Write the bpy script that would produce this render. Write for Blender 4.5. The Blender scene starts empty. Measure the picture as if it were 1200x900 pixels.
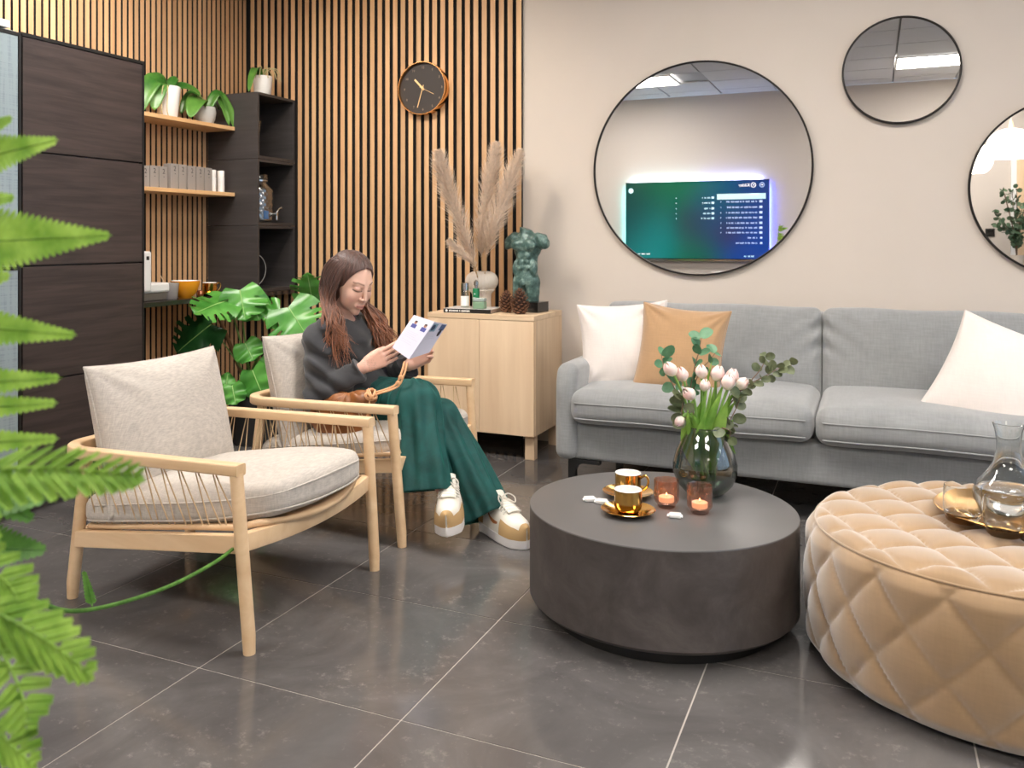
import bpy, bmesh, math, random
import numpy as np
from mathutils import Vector, Matrix

random.seed(7)
RS = np.random.RandomState(11)
PI = math.pi
SC = bpy.context.scene
COL = SC.collection

# ------------------------------------------------------------------ camera
YAW, CAM_H, FPX, CX, CY = 0.435, 1.122, 1041.37, 538.2, 279.0
cam_d = bpy.data.cameras.new('camera')
cam = bpy.data.objects.new('camera', cam_d)
COL.objects.link(cam)
cam.location = (0, 0, CAM_H)
cam.rotation_euler = (PI / 2, 0, YAW)
cam_d.sensor_width = 36
cam_d.lens = FPX * 36 / 1200
cam_d.shift_x = (600 - CX) / 1200
cam_d.shift_y = (CY - 450) / 1200
cam_d.clip_start = 0.05
cam_d.dof.use_dof = True
cam_d.dof.focus_distance = 3.1
cam_d.dof.aperture_fstop = 6.0
SC.camera = cam

# ------------------------------------------------------------------ world, lights, exposure
world = bpy.data.worlds.new('world')
SC.world = world
world.use_nodes = True
bg = world.node_tree.nodes['Background']
bg.inputs['Color'].default_value = (0.62, 0.78, 1.0, 1)
bg.inputs['Strength'].default_value = 1.6
SC.view_settings.view_transform = 'Standard'
SC.view_settings.look = 'None'
SC.view_settings.gamma = 1
SC.view_settings.exposure = 0.62
PANEL_POWER = 19.0           # emission of the ceiling panels
PENDANT_POWER = 3.0
SPOT_WATT = 20              # warm spots over the slatted corner


# ------------------------------------------------------------------ helpers
def s2l(c):
    r = []
    for v in c[:3]:
        v = v / 255.0
        r.append(v / 12.92 if v <= 0.04045 else ((v + 0.055) / 1.055) ** 2.4)
    return (r[0], r[1], r[2], 1.0)


def at(px, py, zc):
    """world point seen at photo pixel (px, py), zc metres in front of the camera"""
    u = (px - CX) / FPX; v = (py - CY) / FPX
    c, s = math.cos(YAW), math.sin(YAW)
    return np.array([zc * (c * u - s), zc * (s * u + c), CAM_H - v * zc])


def nrm(v):
    v = np.asarray(v, float)
    return v / (np.linalg.norm(v) + 1e-12)


class MB:
    def __init__(self):
        self.v = []; self.f = []; self.n = 0

    def add(self, verts, faces):
        verts = np.asarray(verts, float).reshape(-1, 3)
        b = self.n
        self.v.append(verts); self.n += len(verts)
        self.f.extend([tuple(i + b for i in f) for f in faces])
        return self

    def box(self, c, s, rot=None):
        x, y, z = s[0] / 2, s[1] / 2, s[2] / 2
        P = np.array([[-x, -y, -z], [x, -y, -z], [x, y, -z], [-x, y, -z], [-x, -y, z], [x, -y, z], [x, y, z], [-x, y, z]])
        if rot is not None:
            P = P @ np.array(rot).T
        P = P + np.array(c)
        return self.add(P, [(0, 3, 2, 1), (4, 5, 6, 7), (0, 1, 5, 4), (1, 2, 6, 5), (2, 3, 7, 6), (3, 0, 4, 7)])

    def grid(self, P, cu=False, cv=False):
        P = np.asarray(P, float); nu, nv = P.shape[:2]
        F = []
        for i in range(nu if cu else nu - 1):
            for j in range(nv if cv else nv - 1):
                a = i * nv + j; b = ((i + 1) % nu) * nv + j
                c = ((i + 1) % nu) * nv + (j + 1) % nv; d = i * nv + (j + 1) % nv
                F.append((a, b, c, d))
        return self.add(P.reshape(-1, 3), F)

    def tube(self, path, rad, n=8, cap=True, flat=None, up=None):
        path = np.asarray(path, float); m = len(path)
        rad = np.full(m, rad, float) if np.isscalar(rad) else np.asarray(rad, float)
        T = np.gradient(path, axis=0)
        T /= np.linalg.norm(T, axis=1)[:, None] + 1e-12
        ref = np.array([0, 0, 1.0]) if up is None else np.array(up, float)
        if abs(T[0] @ ref) > 0.95:
            ref = np.array([1.0, 0, 0])
        N = nrm(ref - (ref @ T[0]) * T[0])
        rings = []
        a = np.linspace(0, 2 * PI, n, endpoint=False)
        for i in range(m):
            N = nrm(N - (N @ T[i]) * T[i]); B = np.cross(T[i], N)
            fl = 1.0 if flat is None else flat
            rings.append(path[i] + rad[i] * (np.cos(a)[:, None] * N * fl + np.sin(a)[:, None] * B))
        b = self.n
        self.grid(np.array(rings), cv=True)
        if cap:
            self.f.append(tuple(b + k for k in range(n))[::-1])
            self.f.append(tuple(b + (m - 1) * n + k for k in range(n)))
            # orientation fixed later by recalc
        return self

    def lathe(self, prof, n=32, c=(0, 0, 0), cap0=False, cap1=False, rib=None):
        prof = np.asarray(prof, float)
        a = np.linspace(0, 2 * PI, n, endpoint=False)
        P = np.zeros((len(prof), n, 3))
        for i, (r, z) in enumerate(prof):
            rr = r * (1 + (rib(a, i) if rib else 0))
            P[i, :, 0] = c[0] + rr * np.cos(a); P[i, :, 1] = c[1] + rr * np.sin(a); P[i, :, 2] = c[2] + z
        b = self.n
        self.grid(P, cv=True)
        if cap0: self.f.append(tuple(b + k for k in range(n))[::-1])
        if cap1: self.f.append(tuple(b + (len(prof) - 1) * n + k for k in range(n)))
        return self

    def prism(self, poly, z0, z1, c=(0, 0, 0)):
        n = len(poly)
        P = [(x + c[0], y + c[1], z0 + c[2]) for x, y in poly] + [(x + c[0], y + c[1], z1 + c[2]) for x, y in poly]
        F = [tuple(range(n))[::-1], tuple(range(n, 2 * n))] + [(i, (i + 1) % n, n + (i + 1) % n, n + i) for i in range(n)]
        return self.add(P, F)

    def mesh(self, name, mat=None, smooth=True, angle=0.7, recalc=True):
        V = np.concatenate(self.v) if self.v else np.zeros((0, 3))
        me = bpy.data.meshes.new(name)
        me.from_pydata(V.tolist(), [], self.f)
        if recalc:
            bm = bmesh.new(); bm.from_mesh(me)
            bmesh.ops.recalc_face_normals(bm, faces=bm.faces)
            bm.to_mesh(me); bm.free()
        if smooth:
            me.shade_smooth()
            if angle: me.set_sharp_from_angle(angle=angle)
        if mat: me.materials.append(mat)
        return me

    def build(self, name, mat=None, parent=None, loc=None, smooth=True, angle=0.7, bevel=None, org=None, recalc=True, seg=2):
        if org is not None:
            self.v = [v - np.array(org) for v in self.v]
        o = bpy.data.objects.new(name, self.mesh(name, mat, smooth, angle, recalc))
        COL.objects.link(o)
        if parent is not None: o.parent = parent
        if loc is not None: o.location = loc
        if bevel:
            b = o.modifiers.new('bevel', 'BEVEL'); b.width = bevel; b.segments = seg; b.limit_method = 'ANGLE'; b.angle_limit = 0.6
        return o


def thing(name, label, cat, loc=(0, 0, 0), rotz=0, group=None):
    o = bpy.data.objects.new(name, None); COL.objects.link(o)
    o.empty_display_size = 0.05
    o.location = loc; o.rotation_euler = (0, 0, rotz)
    o['label'] = label; o['category'] = cat
    if group: o['group'] = group
    return o


def tag(o, label, cat, group=None):
    o['label'] = label; o['category'] = cat
    if group: o['group'] = group
    return o


def structure(o):
    o['kind'] = 'structure'; return o


def copy_tree(o, parent=None):
    c = o.copy(); COL.objects.link(c)
    if parent is not None: c.parent = parent
    for ch in list(o.children): copy_tree(ch, c)
    return c


def inst(name, me, parent=None, loc=(0, 0, 0), rot=(0, 0, 0)):
    o = bpy.data.objects.new(name, me); COL.objects.link(o)
    if parent is not None: o.parent = parent
    o.location = loc; o.rotation_euler = rot
    return o


def bez(pts, n=24):
    """Catmull-Rom through the points"""
    P = np.asarray(pts, float)
    P = np.vstack([2 * P[0] - P[1], P, 2 * P[-1] - P[-2]])
    m = len(P) - 3; out = []
    for t in np.linspace(0, m - 1e-9, n):
        i = int(t); u = t - i
        a, b, c, d = P[i:i + 4]
        out.append(0.5 * ((2 * b) + (c - a) * u + (2 * a - 5 * b + 4 * c - d) * u * u + (3 * b - a - 3 * c + d) * u ** 3))
    return np.array(out)


def axis_samples(half, r, arc=5, mid=8):
    inner = max(half - r, 1e-4)
    th = np.linspace(0, PI / 4, arc, endpoint=True)
    e = inner + r * np.tan(th)
    s = np.concatenate([-e[::-1], np.linspace(-inner, inner, mid + 2)[1:-1], e])
    return s


def rounded_box(sx, sy, sz, r, arc=4, mid=8, fn=None, c=(0, 0, 0)):
    H = np.array([sx, sy, sz]) / 2
    m = MB()
    key = {}
    V = []; F = []
    for ax in range(3):
        o1, o2 = (ax + 1) % 3, (ax + 2) % 3
        A = axis_samples(H[o1], r, arc, mid); B = axis_samples(H[o2], r, arc, mid)
        for sg in (-1, 1):
            idx = np.zeros((len(A), len(B)), int)
            for i, a in enumerate(A):
                for j, b in enumerate(B):
                    p = np.zeros(3); p[ax] = sg * H[ax]; p[o1] = a; p[o2] = b
                    inner = np.clip(p, -(H - r), H - r)
                    d = p - inner; L = np.linalg.norm(d)
                    q = inner + d / (L + 1e-12) * r
                    k = tuple(np.round(q, 6))
                    if k not in key:
                        key[k] = len(V); V.append(q)
                    idx[i, j] = key[k]
            for i in range(len(A) - 1):
                for j in range(len(B) - 1):
                    f = [idx[i, j], idx[i + 1, j], idx[i + 1, j + 1], idx[i, j + 1]]
                    if sg < 0: f = f[::-1]
                    g = []
                    for q in f:
                        if q not in g: g.append(q)
                    if len(g) > 2: F.append(tuple(g))
    V = np.array(V)
    if fn is not None: V = fn(V)
    return m.add(V + np.array(c), F)


def pillow(w, h, t, seed=0, n=34, wr=0.004, pinch=0.05):
    rs = np.random.RandomState(seed)
    u = np.sin(np.linspace(-PI / 2, PI / 2, n)); U, V = np.meshgrid(u, u, indexing='ij')
    ph = rs.uniform(0, 6, 8)
    X = w / 2 * U * (1 - pinch * (1 - V ** 2) ** 1.0)
    Z = h / 2 * V * (1 - pinch * (1 - U ** 2) ** 1.0)
    T = t / 2 * ((1 - U ** 2) * (1 - V ** 2)) ** 0.42
    edge = np.clip((1 - np.maximum(abs(U), abs(V))) * 6, 0, 1)
    m = MB()
    for sg in (1, -1):
        wrk = np.zeros_like(U)
        for k in range(6):
            cx, cz = rs.choice([-1, 1]), rs.choice([-1, 1])
            d = np.hypot(U - cx, V - cz); an = np.arctan2(V - cz, U - cx)
            wrk += np.sin(an * rs.uniform(7, 14) + ph[k]) * np.exp(-(d / 0.6) ** 2)
        wrk += 0.5 * np.sin(3 * U + ph[6]) * np.sin(2.5 * V + ph[7])
        Y = sg * (T + wr * wrk * edge)
        m.grid(np.stack([X, Y, Z], -1))
    me = m
    # weld the shared border
    Vv = np.concatenate(me.v); key = {}; mp = []
    out = []
    for p in Vv:
        k = tuple(np.round(p, 5))
        if k not in key: key[k] = len(out); out.append(p)
        mp.append(key[k])
    r = MB(); F = []
    for f in me.f:
        g = []
        for q in f:
            q = mp[q]
            if q not in g: g.append(q)
        if len(g) > 2: F.append(tuple(g))
    r.add(out, F)
    # border path for piping
    b = [(X[i, 0], 0, Z[i, 0]) for i in range(n)] + [(X[-1, j], 0, Z[-1, j]) for j in range(n)] + \
        [(X[i, -1], 0, Z[i, -1]) for i in range(n - 1, -1, -1)] + [(X[0, j], 0, Z[0, j]) for j in range(n - 1, -1, -1)]
    return r, b


def rotx(a): c, s = math.cos(a), math.sin(a); return np.array([[1, 0, 0], [0, c, -s], [0, s, c]])
def roty(a): c, s = math.cos(a), math.sin(a); return np.array([[c, 0, s], [0, 1, 0], [-s, 0, c]])
def rotz(a): c, s = math.cos(a), math.sin(a); return np.array([[c, -s, 0], [s, c, 0], [0, 0, 1]])


# ---- signed-distance modelling (smooth continuous bodies) ------------
def smin(a, b, k):
    h = np.clip(0.5 + 0.5 * (b - a) / k, 0, 1)
    return b + (a - b) * h - k * h * (1 - h)


def sd_cone(P, a, b, ra, rb):
    a = np.asarray(a, float); b = np.asarray(b, float)
    ab = b - a
    t = np.clip((P - a) @ ab / (ab @ ab + 1e-12), 0, 1)
    return np.linalg.norm(P - a - t[:, None] * ab, axis=1) - (ra + t * (rb - ra))


def sd_ell(P, c, r, R=None):
    Q = P - np.asarray(c, float)
    if R is not None: Q = Q @ R          # columns of R are the local axes
    r = np.asarray(r, float)
    k0 = np.linalg.norm(Q / r, axis=1); k1 = np.linalg.norm(Q / (r * r), axis=1) + 1e-9
    return k0 * (k0 - 1) / k1


def sdf_mesh(f, lo, hi, h, slack=1.6, B=16):
    lo = np.asarray(lo, float); hi = np.asarray(hi, float)
    nb = np.maximum(1, np.ceil((hi - lo) / h / B).astype(int))
    N = nb * B + 1
    D = np.ones(N, np.float32)
    ax = [lo[i] + h * np.arange(N[i]) for i in range(3)]
    cs = np.array([[lo[0] + (i + .5) * B * h, lo[1] + (j + .5) * B * h, lo[2] + (k + .5) * B * h]
                   for i in range(nb[0]) for j in range(nb[1]) for k in range(nb[2])])
    fc = f(cs); half = B * h * 0.87 * slack
    n = 0
    for i in range(nb[0]):
        for j in range(nb[1]):
            for k in range(nb[2]):
                v = fc[n]; n += 1
                sl = (slice(i * B, i * B + B + 1), slice(j * B, j * B + B + 1), slice(k * B, k * B + B + 1))
                if abs(v) > half:
                    if v < 0: D[sl] = -1
                    continue
                g = np.meshgrid(ax[0][sl[0]], ax[1][sl[1]], ax[2][sl[2]], indexing='ij')
                P = np.stack([q.ravel() for q in g], -1)
                D[sl] = f(P).reshape(g[0].shape)
    S = D < 0
    c8 = [S[a:N[0] - 1 + a, b:N[1] - 1 + b, c:N[2] - 1 + c] for a in (0, 1) for b in (0, 1) for c in (0, 1)]
    cnt = sum(x.astype(np.int8) for x in c8)
    act = (cnt > 0) & (cnt < 8)
    I = np.argwhere(act)
    idx = -np.ones(act.shape, int); idx[act] = np.arange(len(I))
    acc = np.zeros((len(I), 3)); num = np.zeros(len(I))
    cor = [(a, b, c) for a in (0, 1) for b in (0, 1) for c in (0, 1)]
    for p in cor:
        for axi in range(3):
            if p[axi]: continue
            q = list(p); q[axi] = 1
            da = D[I[:, 0] + p[0], I[:, 1] + p[1], I[:, 2] + p[2]]
            db = D[I[:, 0] + q[0], I[:, 1] + q[1], I[:, 2] + q[2]]
            m = (da < 0) != (db < 0)
            t = np.where(m, da / (da - db + 1e-20), 0)
            pt = np.array(p, float) + np.outer(t, np.eye(3)[axi])
            acc += pt * m[:, None]; num += m
    V = lo + h * (I + acc / np.maximum(num, 1)[:, None])
    Q = []
    for axi in range(3):
        o1, o2 = (axi + 1) % 3, (axi + 2) % 3
        sa = [slice(None)] * 3; sb = [slice(None)] * 3
        sa[axi] = slice(0, N[axi] - 1); sb[axi] = slice(1, N[axi])
        A = S[tuple(sa)]; Bq = S[tuple(sb)]
        E = np.argwhere(A != Bq)
        ok = (E[:, o1] > 0) & (E[:, o2] > 0) & (E[:, o1] < N[o1] - 1) & (E[:, o2] < N[o2] - 1)
        E = E[ok]
        d1 = np.eye(3, dtype=int)[o1]; d2 = np.eye(3, dtype=int)[o2]
        q = [E, E - d1, E - d1 - d2, E - d2]
        ids = np.stack([idx[x[:, 0], x[:, 1], x[:, 2]] for x in q], -1)
        flip = ~A[E[:, 0], E[:, 1], E[:, 2]]
        ids[flip] = ids[flip][:, ::-1]
        Q.append(ids[(ids >= 0).all(1)])
    Q = np.concatenate(Q)
    # one relaxation towards the true surface
    e = h * 0.5
    for _ in range(2):
        f0 = f(V)
        G = np.stack([f(V + d * e) - f(V - d * e) for d in np.eye(3)], -1) / (2 * e)
        gl = (G ** 2).sum(1) + 1e-6
        st = np.clip(f0 / gl, -h, h)
        V = V - G * st[:, None] * 0.8
    return V, Q


def sdf_build(name, f, lo, hi, h, mat, parent=None, org=(0, 0, 0), color=None):
    V, Q = sdf_mesh(f, lo, hi, h)
    me = bpy.data.meshes.new(name)
    me.from_pydata((V - np.asarray(org)).tolist(), [], Q.tolist())
    me.shade_smooth()
    if color is not None:
        C = color(V)
        at_ = me.color_attributes.new('Col', 'FLOAT_COLOR', 'POINT')
        at_.data.foreach_set('color', np.concatenate([C, np.ones((len(C), 1))], 1).astype(np.float32).ravel())
    me.materials.append(mat)
    o = bpy.data.objects.new(name, me); COL.objects.link(o)
    if parent is not None: o.parent = parent
    return o


# ------------------------------------------------------------------ materials
class NT:
    def __init__(self, name):
        self.m = bpy.data.materials.new(name); self.m.use_nodes = True
        self.t = self.m.node_tree; self.b = self.t.nodes['Principled BSDF']
        self.out = self.t.nodes['Material Output']

    def n(self, typ, **kw):
        x = self.t.nodes.new(typ)
        for k, v in kw.items():
            if k.startswith('i_'):
                x.inputs[k[2:].replace('_', ' ')].default_value = v
            else: setattr(x, k, v)
        return x

    def l(self, a, b): self.t.links.new(a, b)

    def coords(self, scale=(1, 1, 1), kind='Object'):
        c = self.n('ShaderNodeTexCoord'); mp = self.n('ShaderNodeMapping')
        mp.inputs['Scale'].default_value = scale
        self.l(c.outputs[kind], mp.inputs['Vector'])
        return mp.outputs['Vector']

    def noise(self, vec, scale, detail=4, rough=0.55, dist=0):
        x = self.n('ShaderNodeTexNoise'); x.inputs['Scale'].default_value = scale
        x.inputs['Detail'].default_value = detail; x.inputs['Roughness'].default_value = rough
        x.inputs['Distortion'].default_value = dist
        if vec is not None: self.l(vec, x.inputs['Vector'])
        return x.outputs['Fac']

    def ramp(self, fac, stops):
        r = self.n('ShaderNodeValToRGB'); e = r.color_ramp.elements
        while len(e) < len(stops): e.new(0.5)
        for k, (p, c) in enumerate(stops):
            e[k].position = p; e[k].color = c if len(c) == 4 else s2l(c)
        self.l(fac, r.inputs['Fac'])
        return r.outputs['Color']

    def mix(self, fac, a, b, mode='MIX'):
        x = self.n('ShaderNodeMix', data_type='RGBA', blend_type=mode)
        for sock, val in ((x.inputs[0], fac), (x.inputs[6], a), (x.inputs[7], b)):
            if hasattr(val, 'is_linked'): self.l(val, sock)
            else: sock.default_value = val
        return x.outputs[2]

    def bump(self, h, strength=0.2, dist=0.01):
        x = self.n('ShaderNodeBump'); x.inputs['Strength'].default_value = strength; x.inputs['Distance'].default_value = dist
        self.l(h, x.inputs['Height']); self.l(x.outputs['Normal'], self.b.inputs['Normal'])

    def base(self, c):
        if hasattr(c, 'is_linked'): self.l(c, self.b.inputs['Base Color'])
        else: self.b.inputs['Base Color'].default_value = c

    def set(self, **kw):
        for k, v in kw.items(): self.b.inputs[k.replace('_', ' ')].default_value = v
        return self


def plain(name, rgb, rough=0.5, metal=0.0, noise=0.0, nscale=20, bump=0.0, **kw):
    t = NT(name); c = s2l(rgb)
    if noise or bump:
        f = t.noise(t.coords(), nscale)
        if noise:
            lo = tuple(max(0, x * (1 - noise)) for x in c[:3]) + (1,); hi = tuple(min(1, x * (1 + noise)) for x in c[:3]) + (1,)
            t.base(t.ramp(f, [(0.3, lo), (0.7, hi)]))
        else: t.base(c)
        if bump: t.bump(f, bump)
    else: t.base(c)
    t.set(Roughness=rough, Metallic=metal, **kw)
    return t.m


def wood(name, a, b, axis=2, rough=0.5, scale=1.0, vary=0.12, bump=0.05):
    t = NT(name)
    sc = [14, 14, 14]; sc[axis] = 0.9
    v = t.coords(tuple(q * scale for q in sc))
    oi = t.n('ShaderNodeObjectInfo')
    add = t.n('ShaderNodeVectorMath', operation='ADD')
    t.l(v, add.inputs[0])
    cmb = t.n('ShaderNodeCombineXYZ')
    mul = t.n('ShaderNodeMath', operation='MULTIPLY'); t.l(oi.outputs['Random'], mul.inputs[0]); mul.inputs[1].default_value = 37.0
    for k in range(3): t.l(mul.outputs[0], cmb.inputs[k])
    t.l(cmb.outputs[0], add.inputs[1])
    f = t.noise(add.outputs[0], 1.6, 5, 0.6, 0.6)
    col = t.ramp(f, [(0.3, a), (0.7, b)])
    hsv = t.n('ShaderNodeHueSaturation')
    mr = t.n('ShaderNodeMapRange'); t.l(oi.outputs['Random'], mr.inputs['Value'])
    mr.inputs['To Min'].default_value = 1 - vary; mr.inputs['To Max'].default_value = 1 + vary
    t.l(mr.outputs[0], hsv.inputs['Value']); t.l(col, hsv.inputs['Color'])
    t.base(hsv.outputs['Color'])
    f2 = t.noise(add.outputs[0], 6, 3)
    t.bump(f2, bump, 0.004)
    t.set(Roughness=rough)
    return t.m


def fabric(name, rgb, rough=0.9, weave=420, amt=0.18, sheen=0.2, bump=0.25, blotch=0.08):
    t = NT(name); c = s2l(rgb)
    v = t.coords()
    w1 = t.noise(t.coords((weave, weave * 0.12, weave * 0.12)), 1.0, 2)
    w2 = t.noise(t.coords((weave * 0.12, weave * 0.12, weave)), 1.0, 2)
    ad = t.n('ShaderNodeMath', operation='ADD'); t.l(w1, ad.inputs[0]); t.l(w2, ad.inputs[1])
    hf = t.n('ShaderNodeMath', operation='MULTIPLY'); t.l(ad.outputs[0], hf.inputs[0]); hf.inputs[1].default_value = 0.5
    lo = tuple(x * (1 - amt) for x in c[:3]) + (1,); hi = tuple(min(1, x * (1 + amt)) for x in c[:3]) + (1,)
    col = t.ramp(hf.outputs[0], [(0.35, lo), (0.65, hi)])
    bl = t.noise(v, 6, 3)
    g = t.ramp(bl, [(0.3, (1 - blotch,) * 3 + (1,)), (0.7, (1 + blotch * 0.3,) * 3 + (1,))])
    t.base(t.mix(1.0, col, g, 'MULTIPLY'))
    t.bump(hf.outputs[0], bump, 0.002)
    t.set(Roughness=rough, Sheen_Weight=sheen, Sheen_Roughness=0.5)
    return t.m


def glass(name, rgb=(255, 255, 255), rough=0.0, ior=1.45, vol=None):
    """clear glass that also lets light straight through for shadows"""
    t = NT(name)
    t.base(s2l(rgb)); t.set(Roughness=rough, IOR=ior, Transmission_Weight=1.0)
    return t.m


def thin_glass(name, tint=(235, 240, 242), gloss=0.08, rough=0.02):
    t = NT(name)
    tr = t.n('ShaderNodeBsdfTransparent'); tr.inputs['Color'].default_value = s2l(tint)
    gl = t.n('ShaderNodeBsdfGlossy'); gl.inputs['Roughness'].default_value = rough
    mx = t.n('ShaderNodeMixShader')
    lw = t.n('ShaderNodeLayerWeight'); lw.inputs['Blend'].default_value = 0.25
    mr = t.n('ShaderNodeMapRange'); t.l(lw.outputs['Facing'], mr.inputs['Value'])
    mr.inputs['To Min'].default_value = gloss; mr.inputs['To Max'].default_value = 0.75
    t.l(mr.outputs[0], mx.inputs['Fac'])
    t.l(tr.outputs[0], mx.inputs[1]); t.l(gl.outputs[0], mx.inputs[2]); t.l(mx.outputs[0], t.out.inputs['Surface'])
    return t.m


def emit(name, rgb, strength):
    t = NT(name)
    t.base((0.8, 0.8, 0.8, 1)); t.set(Emission_Color=s2l(rgb), Emission_Strength=strength)
    return t.m


def leafmat(name, a, b, rough=0.4, trans=0.25, scale=9):
    t = NT(name)
    f = t.noise(t.coords(), scale, 3)
    col = t.ramp(f, [(0.35, a), (0.68, b)])
    t.base(col); t.set(Roughness=rough)
    tl = t.n('ShaderNodeBsdfTranslucent'); t.l(col, tl.inputs['Color'])
    mx = t.n('ShaderNodeMixShader'); mx.inputs['Fac'].default_value = trans
    t.l(t.b.outputs[0], mx.inputs[1]); t.l(tl.outputs[0], mx.inputs[2]); t.l(mx.outputs[0], t.out.inputs['Surface'])
    return t.m


def vcol(name, rough=0.5, mul=None, bump=None, **kw):
    t = NT(name)
    a = t.n('ShaderNodeVertexColor'); a.layer_name = 'Col'
    col = a.outputs['Color']
    if mul:
        f = t.noise(t.coords(), mul[0], 4); g = t.ramp(f, [(0.3, (1 - mul[1],) * 3 + (1,)), (0.7, (1, 1, 1, 1))])
        col = t.mix(1.0, col, g, 'MULTIPLY')
    t.base(col); t.set(Roughness=rough, **kw)
    if bump: t.bump(t.noise(t.coords(), bump[0], 3), bump[1], 0.003)
    return t.m


M = {}
M['paint'] = plain('wall_paint', (206, 195, 184), 0.75, noise=0.015, nscale=3)
M['paint2'] = plain('wall_paint_back_room', (200, 192, 184), 0.75)
M['slat'] = wood('oak_slat', (192, 148, 106), (218, 178, 134), 2, 0.55, vary=0.12)
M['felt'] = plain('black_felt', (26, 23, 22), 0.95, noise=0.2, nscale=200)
M['oak'] = wood('light_oak', (214, 184, 150), (232, 206, 174), 2, 0.5, 0.8, vary=0.04)
M['oakx'] = wood('light_oak_across', (214, 184, 150), (232, 206, 174), 0, 0.5, 0.8, vary=0.04)
M['shelf'] = wood('oak_shelf', (214, 168, 118), (230, 188, 138), 1, 0.5, 0.8, vary=0.03)
M['ash'] = wood('ash_chair_wood', (218, 182, 140), (234, 203, 164), 0, 0.42, 0.6, vary=0.03, bump=0.02)
M['dark'] = wood('dark_stained_oak', (44, 36, 34), (70, 58, 55), 1, 0.5, 1.6, vary=0.08, bump=0.12)
M['dark2'] = wood('charcoal_oak', (50, 47, 47), (66, 62, 62), 0, 0.5, 1.4, vary=0.03, bump=0.06)
M['black'] = plain('black_metal', (22, 21, 21), 0.45)
M['blackgloss'] = plain('black_lacquer', (30, 28, 27), 0.12)
M['gold'] = plain('polished_gold', (214, 168, 92), 0.14, 1.0)
M['goldb'] = plain('brushed_gold', (190, 146, 84), 0.3, 1.0)
M['chrome'] = plain('chrome', (200, 202, 205), 0.12, 1.0)
M['mirror'] = plain('mirror_silver', (226, 224, 222), 0.0, 1.0)
M['white'] = plain('white_ceramic', (238, 236, 233), 0.22)
M['whitep'] = plain('white_plastic', (232, 232, 232), 0.35)
M['chairfab'] = fabric('warm_grey_linen', (190, 181, 171), weave=380, amt=0.16, sheen=0.15)
M['sofa'] = fabric('grey_velvet', (141, 142, 142), weave=150, amt=0.09, sheen=0.55, bump=0.12, blotch=0.12)
M['pwhite'] = fabric('white_velvet', (222, 213, 207), weave=200, amt=0.03, sheen=0.3, bump=0.08, blotch=0.04)
M['ptan'] = fabric('tan_velvet', (174, 138, 100), weave=200, amt=0.05, sheen=0.5, bump=0.08)
M['ott'] = fabric('beige_velvet', (158, 128, 93), weave=160, amt=0.05, sheen=1.0, bump=0.08, blotch=0.1)
M['cord'] = plain('paper_cord', (196, 168, 132), 0.8)
M['rib'] = plain('stone_glaze', (206, 196, 184), 0.6)
M['tile'] = None


def tile_mat():
    t = NT('anthracite_floor_tile')
    v = t.coords((1, 1, 1), 'Object')
    geo = t.n('ShaderNodeNewGeometry')
    pos = geo.outputs['Position']
    f = t.noise(pos, 2.2, 8, 0.65, 0.8)
    col = t.ramp(f, [(0.28, (76, 73, 73)), (0.5, (92, 89, 88)), (0.72, (108, 105, 104))])
    sp = t.noise(pos, 30, 10, 0.8)
    big = t.noise(pos, 5, 4, 0.6)
    mm = t.n('ShaderNodeMath', operation='MULTIPLY_ADD'); t.l(big, mm.inputs[0]); mm.inputs[1].default_value = 0.35; t.l(sp, mm.inputs[2])
    sc = t.ramp(mm.outputs[0], [(0.74, (0, 0, 0, 1)), (0.92, (1, 1, 1, 1))])
    col2 = t.mix(sc, col, s2l((134, 128, 124)))
    t.base(col2)
    t.set(Specular_IOR_Level=0.5)
    rr = t.n('ShaderNodeMapRange'); t.l(f, rr.inputs['Value']); rr.inputs['To Min'].default_value = 0.06; rr.inputs['To Max'].default_value = 0.16
    t.l(rr.outputs[0], t.b.inputs['Roughness'])
    t.bump(sp, 0.015, 0.002)
    return t.m


M['tile'] = tile_mat()
M['grout'] = plain('pale_grout', (176, 168, 160), 0.9)


def table_mat():
    t = NT('dark_concrete_look')
    v = t.coords()
    f = t.noise(v, 7, 8, 0.7, 0.6)
    t.base(t.ramp(f, [(0.3, (62, 56, 54)), (0.55, (80, 74, 72)), (0.75, (98, 91, 88))]))
    t.bump(t.noise(v, 40, 5), 0.12, 0.003)
    t.set(Roughness=0.42)
    return t.m


M['table'] = table_mat()

# ================================================================== THE ROOM
XL, XR, YF, YB, ZC = -3.69, 3.2, -1.52, 4.66, 2.82
TX0, TY0, TS = -1.5948, 1.8187, 0.6

floor = structure(MB().box(((XL + XR) / 2, (YF + YB) / 2, -0.0515), (XR - XL + .2, YB - YF + .2, 0.1)).build('floor', M['grout'], smooth=False))
g = 0.0021
tmesh = {}
for i in range(-5, 10):
    for j in range(-8, 8):
        x0, x1 = max(TX0 + TS * i + g, XL + .002), min(TX0 + TS * (i + 1) - g, XR - .002)
        y0, y1 = max(TY0 + TS * j + g, YF + .002), min(TY0 + TS * (j + 1) - g, YB - .002)
        if x1 - x0 < 0.03 or y1 - y0 < 0.03: continue
        k = (round(x1 - x0, 3), round(y1 - y0, 3))
        if k not in tmesh:
            tmesh[k] = MB().box((0, 0, -0.006), (x1 - x0, y1 - y0, 0.012)).mesh('floor_tile', M['tile'], smooth=False)
        inst('floor_tile', tmesh[k], floor, ((x0 + x1) / 2, (y0 + y1) / 2, 0))

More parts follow.
